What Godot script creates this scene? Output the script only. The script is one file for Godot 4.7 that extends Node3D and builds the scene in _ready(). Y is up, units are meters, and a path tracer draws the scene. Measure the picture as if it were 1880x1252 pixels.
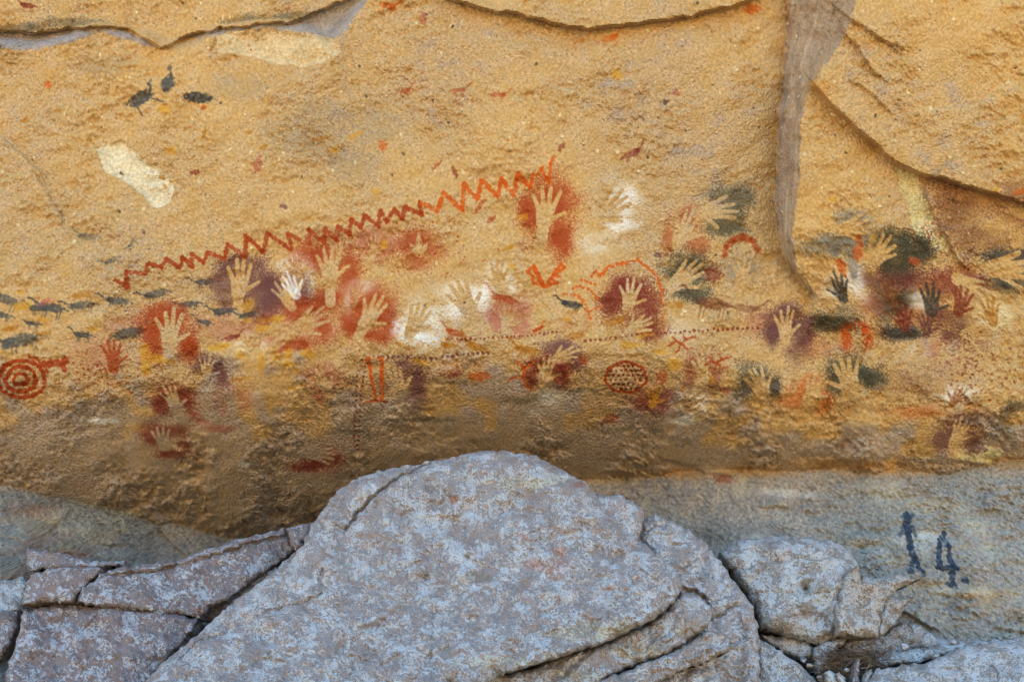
extends Node3D
# A sandstone rock shelter: an overhanging wall with old hand stencils, animals and a zigzag line, boulders at its foot.
# S: photograph pixels per metre on the plane z = 0; the camera stands EYE metres in front of that plane.
const S := 448.0
const EYE := 5.0
const EYE_Y := 1.55
const GROUND_Y := 0.27
# --- the wall's colour texture: wall units (1/448 m) from (-400, -350), 2680 x 1750 of them
const TW := 2048
const TH := 1337
const TK := 2048.0 / 2680.0

var rng := RandomNumberGenerator.new()

func ray(px: float, py: float, z: float) -> Vector3:
	var k := (EYE - z) / EYE / S
	return Vector3((px - 940.0) * k, EYE_Y - (py - 626.0) * k, z)

func noise(sd: int, freq: float, oct := 3, type := FastNoiseLite.TYPE_SIMPLEX_SMOOTH) -> FastNoiseLite:
	var n := FastNoiseLite.new()
	n.seed = sd
	n.noise_type = type
	n.frequency = freq
	n.fractal_octaves = oct
	n.fractal_type = FastNoiseLite.FRACTAL_FBM if oct > 1 else FastNoiseLite.FRACTAL_NONE
	return n

func pw(tab: Array, t: float) -> float:   # piecewise linear table [[t, v], ...]
	if t <= tab[0][0]: return tab[0][1]
	for i in range(1, tab.size()):
		if t <= tab[i][0]:
			return lerpf(tab[i - 1][1], tab[i][1], (t - tab[i - 1][0]) / (tab[i][0] - tab[i - 1][0]))
	return tab[-1][1]

func poly(a: Array) -> PackedVector2Array:
	var p := PackedVector2Array()
	for i in range(0, a.size(), 2): p.append(Vector2(a[i], a[i + 1]))
	return p

func tag(o: Node, label: String, category := "", group := "", kind := "") -> void:
	if label: o.set_meta("label", label)
	if category: o.set_meta("category", category)
	if group: o.set_meta("group", group)
	if kind: o.set_meta("kind", kind)

# ------------------------------------------------------------------ the wall's depth grid
var xs := PackedFloat32Array()
var ys := PackedFloat32Array()
var NX := 0
var NY := 0
var Z := PackedFloat32Array()
var SU := PackedFloat32Array()   # how far the texture is drawn along faces that run into depth (wall units)
var SV := PackedFloat32Array()

const CREVICE := [[-1500, 1450], [0, 1447], [130, 1437], [250, 1425], [400, 1422], [480, 1440], [540, 1490], [600, 1483], [690, 1452], [760, 1440], [2000, 1440]]
const CORNER := [[-1500, 1600], [0, 1572], [60, 1555], [140, 1500], [150, 1487], [230, 1470], [320, 1468], [420, 1455], [500, 1462], [545, 1502], [600, 1490], [690, 1458], [760, 1446], [2000, 1446]]
const BLOCK_H := [[-1500, 0.24], [0, 0.22], [300, 0.19], [420, 0.15], [500, 0.09], [560, 0.035], [620, -0.02], [700, -0.015], [780, 0.0], [2000, 0.0]]
const BELLY_END := [[-900, 850], [-300, 858], [0, 885], [100, 912], [300, 965], [480, 992], [620, 985], [800, 940], [1000, 893], [1090, 876], [1300, 864], [1500, 858], [1700, 868], [1880, 838], [2800, 830]]
const BELLY_START := [[-900, 620], [0, 640], [300, 650], [500, 640], [900, 620], [1200, 630], [1400, 680], [1880, 720], [2800, 720]]
const RECESS := [[-900, 0.3], [0, 0.42], [200, 0.68], [400, 1.08], [650, 1.2], [900, 1.0], [1090, 0.78], [1250, 0.62], [1400, 0.42], [1600, 0.26], [1880, 0.17], [2800, 0.15]]
const FOOT_SLOPE := [[-900, 0.0028], [0, 0.0030], [300, 0.0028], [700, 0.0015], [1000, 0.0008], [1200, 0.0008], [1350, 0.0014], [1600, 0.0013], [1880, 0.0012], [2800, 0.001]]

func axis(lo: float, hi: float, step: float, far_lo: float, far_hi: float) -> PackedFloat32Array:
	var a: Array[float] = []
	var v := lo
	while v <= hi:
		a.append(v)
		v += step
	var d := step
	while a[0] > far_lo:
		d *= 1.3
		a.push_front(a[0] - d)
	d = step
	while a[-1] < far_hi:
		d *= 1.3
		a.append(a[-1] + d)
	return PackedFloat32Array(a)

func lo_index(a: PackedFloat32Array, v: float) -> int:
	return clampi(a.bsearch(v), 0, a.size() - 1)

func side_distance(p: Vector2, pl: PackedVector2Array) -> float:   # signed distance, + on the left hand of travel as seen in the picture (y down)
	var best := 1e9
	var sgn := 1.0
	for i in pl.size() - 1:
		var a := pl[i]
		var ab := pl[i + 1] - a
		var t := clampf((p - a).dot(ab) / ab.length_squared(), 0.0, 1.0)
		var q := a + ab * t
		var d := p.distance_squared_to(q)
		if d < best:
			best = d
			sgn = -signf(ab.cross(p - a))
	return sqrt(best) * sgn

func rough_line(pl: PackedVector2Array, step: float, amp: float, sd: int, closed := false) -> PackedVector2Array:
	var n := noise(sd, 0.035, 3)
	var out := PackedVector2Array()
	var cnt := pl.size() if closed else pl.size() - 1
	for i in cnt:
		var a := pl[i]
		var b := pl[(i + 1) % pl.size()]
		var k := maxi(1, int(a.distance_to(b) / step))
		for j in k:
			var q := a.lerp(b, float(j) / k)
			out.append(q + Vector2(n.get_noise_2d(q.x * 2.0, q.y * 2.0), n.get_noise_2d(q.x * 2.0 + 500.0, q.y * 2.0)) * amp * 2.0)
	if not closed: out.append(pl[-1])
	return out

func step_at(line: Array, h: float, width: float, fade: float, amp := 3.0) -> void:   # the left-hand side of the line stands h proud of the right-hand side
	var pl := rough_line(poly(line), 14.0, amp, int(line[0] + line[1] * 3 + 7))
	var reach := fade * 3.0
	var run := (pl[-1] - pl[0]).normalized()
	var up := Vector2(run.y, -run.x)   # towards the raised side
	var lo := pl[0]
	var hi := pl[0]
	for p in pl:
		lo = lo.min(p)
		hi = hi.max(p)
	for j in range(lo_index(ys, lo.y - reach), lo_index(ys, hi.y + reach) + 1):
		for i in range(lo_index(xs, lo.x - reach), lo_index(xs, hi.x + reach) + 1):
			var p := Vector2(xs[i], ys[j])
			var d := side_distance(p, pl)
			if absf(d) > reach: continue
			var over := maxf(maxf((p - pl[0]).dot((pl[0] - pl[1]).normalized()), (p - pl[-1]).dot((pl[-1] - pl[-2]).normalized())), 0.0)
			var e := exp(-absf(d) / fade)
			if over > 0.0 and (absf(d) > p.distance_to(pl[0]) - 0.5 or absf(d) > p.distance_to(pl[-1]) - 0.5): e *= exp(-over / 14.0)
			var dz := h * (0.5 if d >= 0.0 else 0.5 - smoothstep(0.0, 1.0, -d / width)) * e
			Z[j * NX + i] += dz
			if h > 0.025:
				SU[j * NX + i] += up.x * dz * S * 0.75
				SV[j * NX + i] += up.y * dz * S * 0.75

func groove(line: Array, width: float, depth: float, amp := 3.0) -> void:
	var pl := rough_line(poly(line), 10.0, amp, int(line[0] * 2 + line[1]))
	var lo := pl[0]
	var hi := pl[0]
	for p in pl:
		lo = lo.min(p)
		hi = hi.max(p)
	for j in range(lo_index(ys, lo.y - width), lo_index(ys, hi.y + width) + 1):
		for i in range(lo_index(xs, lo.x - width), lo_index(xs, hi.x + width) + 1):
			var d := absf(side_distance(Vector2(xs[i], ys[j]), pl))
			if d < width: Z[j * NX + i] -= depth * (1.0 - d / width)

func sink(outline: Array, depth: float, soft: float) -> void:   # a shallow scar with an outline of its own
	var pl := poly(outline)
	pl = rough_line(pl, 8.0, 3.0, int(outline[0]), true)
	var loop := pl.duplicate()
	loop.append(pl[0])
	var lo := pl[0]
	var hi := pl[0]
	for p in pl:
		lo = lo.min(p)
		hi = hi.max(p)
	for j in range(lo_index(ys, lo.y), lo_index(ys, hi.y) + 1):
		for i in range(lo_index(xs, lo.x), lo_index(xs, hi.x) + 1):
			var p := Vector2(xs[i], ys[j])
			if Geometry2D.is_point_in_polygon(p, pl):
				Z[j * NX + i] -= depth * clampf(absf(side_distance(p, loop)) / soft, 0.0, 1.0)

func build_depth() -> void:
	xs = axis(-36, 1916, 3.0, -1100, 3000)
	ys = axis(-36, 1215, 3.0, -2100, 1560)
	NX = xs.size()
	NY = ys.size()
	Z.resize(NX * NY)
	SU.resize(NX * NY)
	SV.resize(NX * NY)
	var wob := noise(5, 0.006, 3)
	var big := noise(11, 0.0022, 3)
	var mid := noise(12, 0.011, 4)
	var lump := noise(13, 0.035, 4)
	var fine := noise(14, 0.085, 3)
	var ledge := noise(15, 0.012, 4)
	var grain := noise(16, 0.17, 2)
	var c_end := PackedFloat32Array()
	var c_start := PackedFloat32Array()
	var c_rec := PackedFloat32Array()
	var c_foot := PackedFloat32Array()
	for x in xs:
		c_end.append(pw(BELLY_END, x) + wob.get_noise_1d(x) * 16.0)
		c_start.append(pw(BELLY_START, x) + wob.get_noise_1d(x + 3000.0) * 30.0)
		c_rec.append(pw(RECESS, x))
		c_foot.append(pw(FOOT_SLOPE, x))
	for j in NY:
		var y := ys[j]
		var wy := wob.get_noise_1d(y * 1.7 + 900.0) * 10.0
		var wy2 := wob.get_noise_1d(y * 3.0 + 5900.0) * 7.0
		var xc := pw(CREVICE, y) + wy + wy2 * 0.6
		var xe := maxf(pw(CORNER, y) + wy * 0.5 - wy2, xc + 5.0)
		var bh := pw(BLOCK_H, y)
		var lean := -0.10 * clampf((600.0 - y) / 640.0, 0.0, 1.0)
		if y < -40.0:
			var u := (-40.0 - y) / 448.0
			lean += 0.035 * u * u + 0.05 * u   # the roof of the shelter comes forward above the picture
		for i in NX:
			var x := xs[i]
			var z := lean + big.get_noise_2d(x, y) * 0.05
			var rough := 1.0
			# crevice, the block beside it
			if x < xc:
				z -= 0.075 * exp(-(xc - x) / 34.0) * clampf(bh * 6.0, 0.0, 1.0)
			elif x < xe:
				var t := (x - xc) / (xe - xc)
				z += bh * (t * 1.05 - 0.05) - 0.05 * exp(-(x - xc) / 7.0) * clampf(bh * 6.0, 0.0, 1.0)
				z += (mid.get_noise_2d(x * 2.2, y * 0.45) * 0.03 + lump.get_noise_2d(x * 1.6, y * 0.35) * 0.012) * clampf(bh * 6.0, 0.0, 1.0) * minf(1.0, t * 4.0) * minf(1.0, (1.0 - t) * 5.0)
				SU[j * NX + i] = bh * t * S * 0.8
				rough = 0.8
			else:
				z += bh * (1.0 - 0.25 * clampf((x - xe) / 900.0, 0.0, 1.0))
				SU[j * NX + i] = bh * S * 0.8
			# belly and recess
			var ye := c_end[i]
			var y0 := c_start[i]
			if y > y0 and y <= ye:
				var t := (y - y0) / (ye - y0)
				z -= c_rec[i] * pow(t, 1.75)
				rough = 1.0 + 2.6 * t
			elif y > ye:
				var d := y - ye
				z -= c_rec[i] * 0.985 + 0.02 * exp(-d / 8.0)
				z += c_foot[i] * d * minf(1.0, 0.35 + d / 260.0)
				rough = 1.5
				# strata ledges of the foot
				var lf := ledge.get_noise_2d(x * 0.45 + 77.0 + y * 0.1, y * 1.9)
				z += lf * 0.020 + (0.007 if fposmod(lf * 6.0 + x * 0.002, 1.0) > 0.5 else 0.0)
			rough *= clampf(0.78 + big.get_noise_2d(x * 2.6 + 900.0, y * 2.6) * 2.6, 0.22, 1.5)
			z += mid.get_noise_2d(x * 0.8, y) * 0.017 * rough
			z += lump.get_noise_2d((x * 0.9 - y * 0.42) * 0.16 + 400.0, (y * 0.9 + x * 0.42) * 0.62) * 0.010
			z += lump.get_noise_2d(x * 0.62 + y * 0.2, y * 1.15 - x * 0.12) * 0.0085 * rough
			z += fine.get_noise_2d(x * 0.72 + y * 0.2, y * 1.1 - x * 0.1) * 0.0068 * rough
			z += grain.get_noise_2d(x * 0.85, y) * 0.0040 * rough
			Z[j * NX + i] = z
	# upper right slab stands over the block's lower face
	step_at([1502, 154, 1535, 194, 1590, 245, 1640, 290, 1700, 318, 1760, 332, 1830, 352, 1890, 372, 2300, 470], 0.085, 11.0, 260.0)
	step_at([1540, 16, 1575, 38, 1612, 62, 1640, 80], 0.035, 6.0, 50.0)
	step_at([1544, 50, 1575, 82, 1592, 112, 1614, 136], 0.04, 6.0, 50.0)
	step_at([1562, 146, 1595, 166, 1612, 180, 1630, 200], 0.022, 5.0, 40.0)
	step_at([1880, 160, 1840, 180, 1790, 200, 1720, 206, 1650, 214], 0.02, 10.0, 40.0)
	# the diagonal dark face right of the pale scar
	step_at([1745, 300, 1700, 345, 1712, 380, 1730, 420, 1760, 470, 1775, 490], 0.03, 5.0, 40.0)
	# broken ledge, upper left: the panel's top edge, then the block above it
	step_at([720, -80, 684, -8, 668, 10, 648, 32, 630, 62, 600, 92, 560, 60, 510, 52, 450, 55, 392, 68, 350, 92, 300, 92, 262, 74, 228, 66, 190, 56, 160, 62, 120, 76, 60, 88, 20, 88, -30, 82, -500, 80], 0.075, 24.0, 120.0)
	step_at([-500, 52, 0, 54, 60, 61, 110, 52, 180, 48, 230, 50, 262, 66, 296, 86, 340, 64, 400, 52, 470, 42, 540, 38, 570, 24, 600, 10, 640, -6, 700, -50], 0.06, 5.0, 150.0)
	step_at([240, -40, 243, 0, 240, 46], 0.03, 5.0, 50.0)
	groove([404, 50, 398, 70, 386, 95], 5.0, 0.02)
	# the block over the top of the panel
	step_at([790, -60, 822, -6, 870, 10, 930, 20, 985, 32, 1030, 44, 1080, 50, 1140, 46, 1200, 36, 1270, 26, 1340, 12, 1385, -4, 1430, -60], 0.075, 5.0, 90.0)
	step_at([112, 404, 96, 370, 68, 318, 40, 286, 0, 255, -60, 220], 0.03, 7.0, 60.0)
	step_at([230, 520, 200, 500, 165, 474, 138, 446, 112, 404], 0.02, 12.0, 60.0)
	# cracks and small breaks
	step_at([1075, 648, 1130, 650, 1180, 650, 1215, 662, 1240, 690, 1262, 706], 0.012, 4.0, 22.0)
	step_at([1148, 826, 1170, 850, 1200, 866, 1225, 872], 0.03, 6.0, 40.0)
	step_at([1218, 838, 1260, 850, 1300, 866, 1340, 868], 0.03, 6.0, 40.0)
	groove([1340, 750, 1345, 772, 1342, 788], 3.5, 0.01)
	groove([60, 316, 80, 348, 104, 384, 112, 396], 4.0, 0.018)
	# foot wall: cracks and ledges
	groove([-60, 978, 0, 985, 30, 994, 62, 1004, 110, 1018, 150, 1022, 222, 1032], 5.0, 0.03)
	groove([98, 968, 86, 980, 60, 990], 4.0, 0.02)
	step_at([300, 978, 325, 1000, 345, 1020, 360, 1045], 0.04, 6.0, 60.0)
	step_at([170, 998, 200, 1000, 222, 998, 232, 990], 0.015, 4.0, 25.0)
	step_at([1880, 1090, 1850, 1060, 1800, 1000, 1750, 962, 1700, 950], 0.02, 8.0, 40.0)
	groove([1735, 1112, 1790, 1130, 1830, 1155, 1880, 1165], 5.0, 0.02)
	step_at([1650, 1120, 1680, 1130, 1710, 1150], 0.04, 6.0, 30.0)
	step_at([1400, 930, 1450, 926, 1500, 940], 0.02, 8.0, 30.0)
	for cr in [[-60, 930, 10, 938, 60, 950, 98, 968, 108, 990, 98, 1004], [130, 935, 112, 960, 98, 968], [0, 1020, 30, 1030, 48, 1046], [180, 960, 220, 975, 260, 990, 300, 978], [240, 1000, 252, 1014, 246, 1030], [1330, 920, 1380, 936, 1420, 930, 1460, 944], [1480, 900, 1530, 912, 1600, 905, 1650, 920], [1600, 1030, 1640, 1020, 1690, 1030], [1760, 900, 1800, 920, 1860, 925], [1700, 1085, 1760, 1100, 1800, 1095], [1560, 960, 1600, 975, 1630, 972], [1820, 1040, 1850, 1070, 1880, 1085]]:
		groove(cr, 3.6, 0.016, 5.0)
	# pale flake scars
	sink([170, 270, 212, 260, 232, 262, 262, 292, 296, 312, 318, 338, 318, 350, 308, 372, 290, 381, 278, 374, 250, 350, 225, 330, 195, 318, 182, 290], 0.016, 3.0)
	sink([1640, 304, 1660, 312, 1684, 324, 1694, 352, 1716, 400, 1738, 440, 1745, 462, 1706, 452, 1678, 424, 1668, 380, 1652, 346], 0.011, 4.0)
	sink([398, 62, 450, 56, 540, 58, 620, 72, 628, 88, 600, 112, 560, 122, 500, 114, 440, 100, 396, 96], 0.012, 6.0)
	var fr := RandomNumberGenerator.new()
	fr.seed = 77
	for i in 26:
		var fx := fr.randf_range(20, 1860)
		var fy := fr.randf_range(60, 830)
		var fl: Array = []
		var r0 := fr.randf_range(10, 34)
		var tilt := fr.randf_range(-0.7, 0.3)
		for q in 7:
			var a := TAU * q / 7.0
			var rr := r0 * fr.randf_range(0.6, 1.1)
			var u := cos(a) * rr * 1.7
			var w := sin(a) * rr * 0.7
			fl += [fx + u * cos(tilt) - w * sin(tilt), fy + u * sin(tilt) + w * cos(tilt)]
		sink(fl, fr.randf_range(0.004, 0.009), fr.randf_range(2.0, 7.0))
	# tan flake at the lower right
	step_at([1750, 842, 1790, 848, 1815, 852, 1845, 830, 1800, 822, 1765, 828], 0.03, 5.0, 25.0, 1.0)

func depth_at(px: float, py: float) -> float:
	return Z[lo_index(ys, py) * NX + lo_index(xs, px)]

# ------------------------------------------------------------------ the wall's colour
var buf := PackedByteArray()
var n_fine := PackedByteArray()
var n_mid := PackedByteArray()
var n_grit := PackedByteArray()
var n_big := PackedByteArray()
var shield := PackedByteArray()
var ids := PackedInt32Array()
const IW := 1024
const IH := 669
var marks: Array = [["bedrock", ""]]
var mark := 0

const INK := {
	"red": [152, 60, 24], "orange": [190, 80, 22], "deep": [114, 44, 28], "purple": [98, 58, 50], "black": [58, 52, 44], "olive": [64, 58, 40], "white": [236, 230, 216],
	"yellow": [196, 136, 34], "brown": [112, 64, 36], "pink": [164, 88, 64], "ochre": [160, 98, 28], "cream": [226, 206, 158], "blue": [52, 60, 70], "bright": [184, 74, 26], "char": [80, 74, 64], "tan": [176, 130, 72], "grey": [112, 104, 90],
}

func t_at(px: float, py: float) -> Vector3:   # texture x, y and texels per pixel there
	var k := lo_index(ys, py) * NX + lo_index(xs, px)
	var p := ray(px, py, Z[k])
	return Vector3((p.x * S + 940.0 + 400.0 + SU[k]) * TK, (626.0 - (p.y - EYE_Y) * S + 350.0 + SV[k]) * TK, TK * (EYE - p.z) / EYE)

func new_mark(called: String, label := "") -> void:
	marks.append([called, label])
	mark = marks.size() - 1

func put(x: int, y: int, c: Array, a: float) -> void:
	var k := (y * TW + x) * 3
	buf[k] = int(buf[k] + (c[0] - buf[k]) * a)
	buf[k + 1] = int(buf[k + 1] + (c[1] - buf[k + 1]) * a)
	buf[k + 2] = int(buf[k + 2] + (c[2] - buf[k + 2]) * a)
	if a > 0.28 and mark > 0: ids[(y >> 1) * IW + (x >> 1)] = mark

func blob(px: float, py: float, rx: float, ry: float, deg: float, ink: String, alpha: float, soft := 0.35, worn := 1.0) -> void:
	var t := t_at(px, py)
	rx *= t.z
	ry *= t.z
	var c: Array = INK[ink]
	var ca := cos(deg_to_rad(deg))
	var sa := sin(deg_to_rad(deg))
	var r := int(maxf(rx, ry) * 1.35) + 2
	for y in range(maxi(0, int(t.y) - r), mini(TH, int(t.y) + r + 1)):
		for x in range(maxi(0, int(t.x) - r), mini(TW, int(t.x) + r + 1)):
			var dx := x - t.x
			var dy := y - t.y
			var u := (dx * ca + dy * sa) / rx
			var v := (dy * ca - dx * sa) / ry
			var nf := n_fine[y * TW + x] / 255.0 - 0.5
			var d := sqrt(u * u + v * v) + (nf * 0.9 + (n_grit[y * TW + x] / 255.0 - 0.5) * 0.35 + (n_mid[y * TW + x] / 255.0 - 0.5) * 0.9) * worn
			var a := (1.0 - smoothstep(1.0 - soft, 1.0 + soft * 0.4, d)) * alpha * (0.9 - nf * 0.7)
			if a > 0.02: put(x, y, c, minf(a, 1.0))

func spray(px: float, py: float, rx: float, ry: float, ink: String, strength: float, mask := PackedByteArray(), mx := 0, my := 0, mw := 0, mh := 0) -> void:
	var t := t_at(px, py)
	rx *= t.z
	ry *= t.z
	var c: Array = INK[ink]
	var r := int(maxf(rx, ry) * 1.7) + 2
	var masked := mask.size() > 0
	for y in range(maxi(0, int(t.y) - r), mini(TH, int(t.y) + r + 1)):
		var v := (y - t.y) / ry
		for x in range(maxi(0, int(t.x) - r), mini(TW, int(t.x) + r + 1)):
			var u := (x - t.x) / rx
			var g := exp(-(u * u + v * v) * 1.15)
			if g < 0.05: continue
			var k := y * TW + x
			var nf := n_grit[k] / 255.0 - 0.5
			var e := g * 1.25 - 0.16 - nf * 0.75 - (n_fine[k] / 255.0 - 0.5) * 0.3 + (n_mid[k] / 255.0 - 0.5) * 0.5
			if e <= 0.0: continue
			var a := minf(e / 0.7, 1.0) * strength * (0.70 + 0.5 * n_mid[k] / 255.0 - nf * 0.5)
			if shield.size(): a *= 1.0 - 0.72 * shield[k] / 255.0
			if masked:
				var qx := x - mx
				var qy := y - my
				if qx >= 0 and qy >= 0 and qx < mw and qy < mh: a *= 1.0 - mask[qy * mw + qx] / 255.0
			if a > 0.02: put(x, y, c, minf(a, 1.0))

func capsule(m: PackedByteArray, w: int, h: int, a: Vector2, b: Vector2, ra: float, rb: float) -> void:
	var r := maxf(ra, rb) + 1.5
	var ab := b - a
	var ll := maxf(ab.length_squared(), 0.001)
	for y in range(maxi(0, int(minf(a.y, b.y) - r)), mini(h, int(maxf(a.y, b.y) + r) + 1)):
		for x in range(maxi(0, int(minf(a.x, b.x) - r)), mini(w, int(maxf(a.x, b.x) + r) + 1)):
			var p := Vector2(x, y)
			var t := clampf((p - a).dot(ab) / ll, 0.0, 1.0)
			var d := p.distance_to(a + ab * t) - lerpf(ra, rb, t)
			if d < 0.9:
				var v := int(255.0 * clampf(0.5 - d / 1.8, 0.0, 1.0))
				var k := y * w + x
				if v > m[k]: m[k] = v

# [x, y, length, degrees clockwise from up, thumb side, forearm, how far the fingers spread]
func hand_mask(px: float, py: float, size: float, deg: float, thumb: int, arm: float, spread: float) -> Array:
	var t := t_at(px, py)
	var L := size * t.z
	var A := arm * t.z
	var half := int(L * 0.85 + A) + 3
	var w := half * 2 + 1
	var m := PackedByteArray()
	m.resize(w * w)
	var ang := deg_to_rad(deg)
	var up := Vector2(sin(ang), -cos(ang))
	var sd := Vector2(cos(ang), sin(ang)) * float(thumb)   # towards the thumb
	var o := Vector2(half, half)
	var at := func(s: float, u: float) -> Vector2: return o + sd * (s * L) + up * (u * L)
	# palm
	capsule(m, w, w, at.call(0.085, 0.10), at.call(0.05, -0.22), 0.115 * L, 0.10 * L)
	capsule(m, w, w, at.call(-0.085, 0.08), at.call(-0.05, -0.22), 0.11 * L, 0.10 * L)
	capsule(m, w, w, at.call(0.0, 0.13), at.call(0.0, -0.22), 0.10 * L, 0.12 * L)
	if A > 0.0:
		capsule(m, w, w, at.call(0.0, -0.2), at.call(0.0, -0.2) - up * A, 0.115 * L, 0.125 * L)
	# fingers: base side, base up, lean, length
	for f in [[0.15, 0.14, 15.0, 0.36], [0.05, 0.19, 3.0, 0.42], [-0.055, 0.18, -8.0, 0.39], [-0.15, 0.10, -24.0, 0.31], [0.14, -0.10, 52.0, 0.36]]:
		var lean := deg_to_rad((f[2] as float) * spread + rng.randf_range(-4.0, 4.0)) * float(thumb) + ang
		var dirv := Vector2(sin(lean), -cos(lean))
		var b0: Vector2 = at.call(f[0], f[1])
		var ln := (f[3] as float) * L * rng.randf_range(0.82, 1.08)
		capsule(m, w, w, b0, b0 + dirv * ln, 0.055 * L, rng.randf_range(0.030, 0.042) * L)
	return [m, int(t.x) - half, int(t.y) - half, w]

func hand(d: Array, h: Array = []) -> void:   # x, y, size, degrees, thumb, arm, spread, ink, strength, lobes [[dx, dy, rx, ry] ...] ([] : the hand itself is painted)
	if h.is_empty(): h = hand_mask(d[0], d[1], d[2], d[3], d[4], d[5], d[6])
	var m: PackedByteArray = h[0]
	var lobes: Array = d[9]
	var words := {"red": "brick red", "orange": "orange", "deep": "dark red", "purple": "purple brown", "black": "black", "olive": "dark olive", "white": "white", "brown": "brown", "pink": "faded pink", "ochre": "ochre", "bright": "bright red", "yellow": "yellow", "grey": "grey", "cream": "cream"}
	if lobes.size():
		new_mark("hand_stencil", "hand stencil outlined by %s sprayed pigment" % words[d[7]])
		for l in lobes:
			spray(d[0] + l[0], d[1] + l[1], l[2], l[3], d[7], (d[8] as float) * (0.58 if d[7] == "white" else 1.0), m, h[1], h[2], h[3], h[3])
		var w: int = h[3]
		for y in w:
			for x in w:
				if m[y * w + x] > 100:
					var gx: int = h[1] + x
					var gy: int = h[2] + y
					if gx >= 0 and gy >= 0 and gx < TW and gy < TH: ids[(gy >> 1) * IW + (gx >> 1)] = mark
	else:
		new_mark("hand_print", "hand printed in %s paint" % words[d[7]])
		var w: int = h[3]
		var c: Array = INK[d[7]]
		for y in w:
			for x in w:
				var v := m[y * w + x] / 255.0
				if v < 0.02: continue
				var gx: int = h[1] + x
				var gy: int = h[2] + y
				if gx < 0 or gy < 0 or gx >= TW or gy >= TH: continue
				var k := gy * TW + gx
				var a := v * (d[8] as float) * clampf(1.4 - n_fine[k] / 255.0 * 0.55 - n_grit[k] / 255.0 * 0.4 - n_mid[k] / 255.0 * 0.3, 0.0, 1.0)
				put(gx, gy, c, minf(a, 1.0))

func stroke(line: Array, width: float, ink: String, alpha: float) -> void:
	var c: Array = INK[ink]
	for i in range(0, line.size() - 2, 2):
		var ta := t_at(line[i], line[i + 1])
		var tb := t_at(line[i + 2], line[i + 3])
		var a := Vector2(ta.x, ta.y)
		var b := Vector2(tb.x, tb.y)
		var hw := width * ta.z * 0.5
		var ab := b - a
		var ll := maxf(ab.length_squared(), 0.001)
		for y in range(maxi(0, int(minf(a.y, b.y) - hw - 2)), mini(TH, int(maxf(a.y, b.y) + hw + 3))):
			for x in range(maxi(0, int(minf(a.x, b.x) - hw - 2)), mini(TW, int(maxf(a.x, b.x) + hw + 3))):
				var p := Vector2(x, y)
				var d := p.distance_to(a + ab * clampf((p - a).dot(ab) / ll, 0.0, 1.0))
				if d > hw + 2.0: continue
				var k := y * TW + x
				var nf := n_fine[k] / 255.0 - 0.5
				var e := (1.0 - smoothstep(hw - 0.9, hw + 0.8, d + nf * hw * 0.9)) * alpha * clampf(0.92 - nf * 1.0 - (n_grit[k] / 255.0 - 0.5) * 0.6 - (n_mid[k] / 255.0 - 0.5) * 0.9, 0.0, 1.0)
				if e > 0.02: put(x, y, c, minf(e, 1.0))

func dots(line: Array, gap: float, r: float, ink: String, alpha: float) -> void:
	var pl := poly(line)
	for i in pl.size() - 1:
		var n := maxi(1, int(round(pl[i].distance_to(pl[i + 1]) / gap)))
		for j in n:
			var q := pl[i].lerp(pl[i + 1], float(j) / n)
			blob(q.x + rng.randf_range(-1, 1), q.y + rng.randf_range(-1.2, 1.2), r * rng.randf_range(0.75, 1.2), r * rng.randf_range(0.7, 1.1), rng.randf_range(0, 90), ink, alpha, 0.3)

func animal(x: float, y: float, ln: float, deg: float, face: int, ink: String, alpha: float, legs := 1.0, neck := 1.0) -> void:
	new_mark("animal_figure", "small painted long-necked animal")
	var ca := cos(deg_to_rad(deg))
	var sa := sin(deg_to_rad(deg))
	var at := func(u: float, v: float) -> Array: return [x + (u * ca * face - v * sa) * ln, y + (u * sa * face + v * ca) * ln]
	blob(x, y, ln * 0.36, ln * 0.115, deg, ink, alpha, 0.3, 0.4)
	var sh: Array = at.call(0.2, -0.02)
	blob(sh[0], sh[1], ln * 0.14, ln * 0.09, deg, ink, alpha, 0.3, 0.4)
	var a: Array = at.call(0.22, -0.03)
	var b: Array = at.call(0.42, -0.16 * neck)
	var c: Array = at.call(0.52, -0.28 * neck)
	var d: Array = at.call(0.60, -0.27 * neck)
	stroke(a + b + c + d, maxf(2.6, ln * 0.055), ink, alpha)
	var t: Array = at.call(-0.33, -0.02)
	var t2: Array = at.call(-0.47, 0.05)
	stroke(t + t2, 2.4, ink, alpha * 0.9)
	if legs > 0.0:
		for q in [0.17, 0.1, -0.19, -0.26]:
			var p0: Array = at.call(q, 0.07)
			var p1: Array = at.call(q + 0.03, 0.07 + 0.22 * legs)
			stroke(p0 + p1, 2.0, ink, alpha * 0.85)

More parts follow.
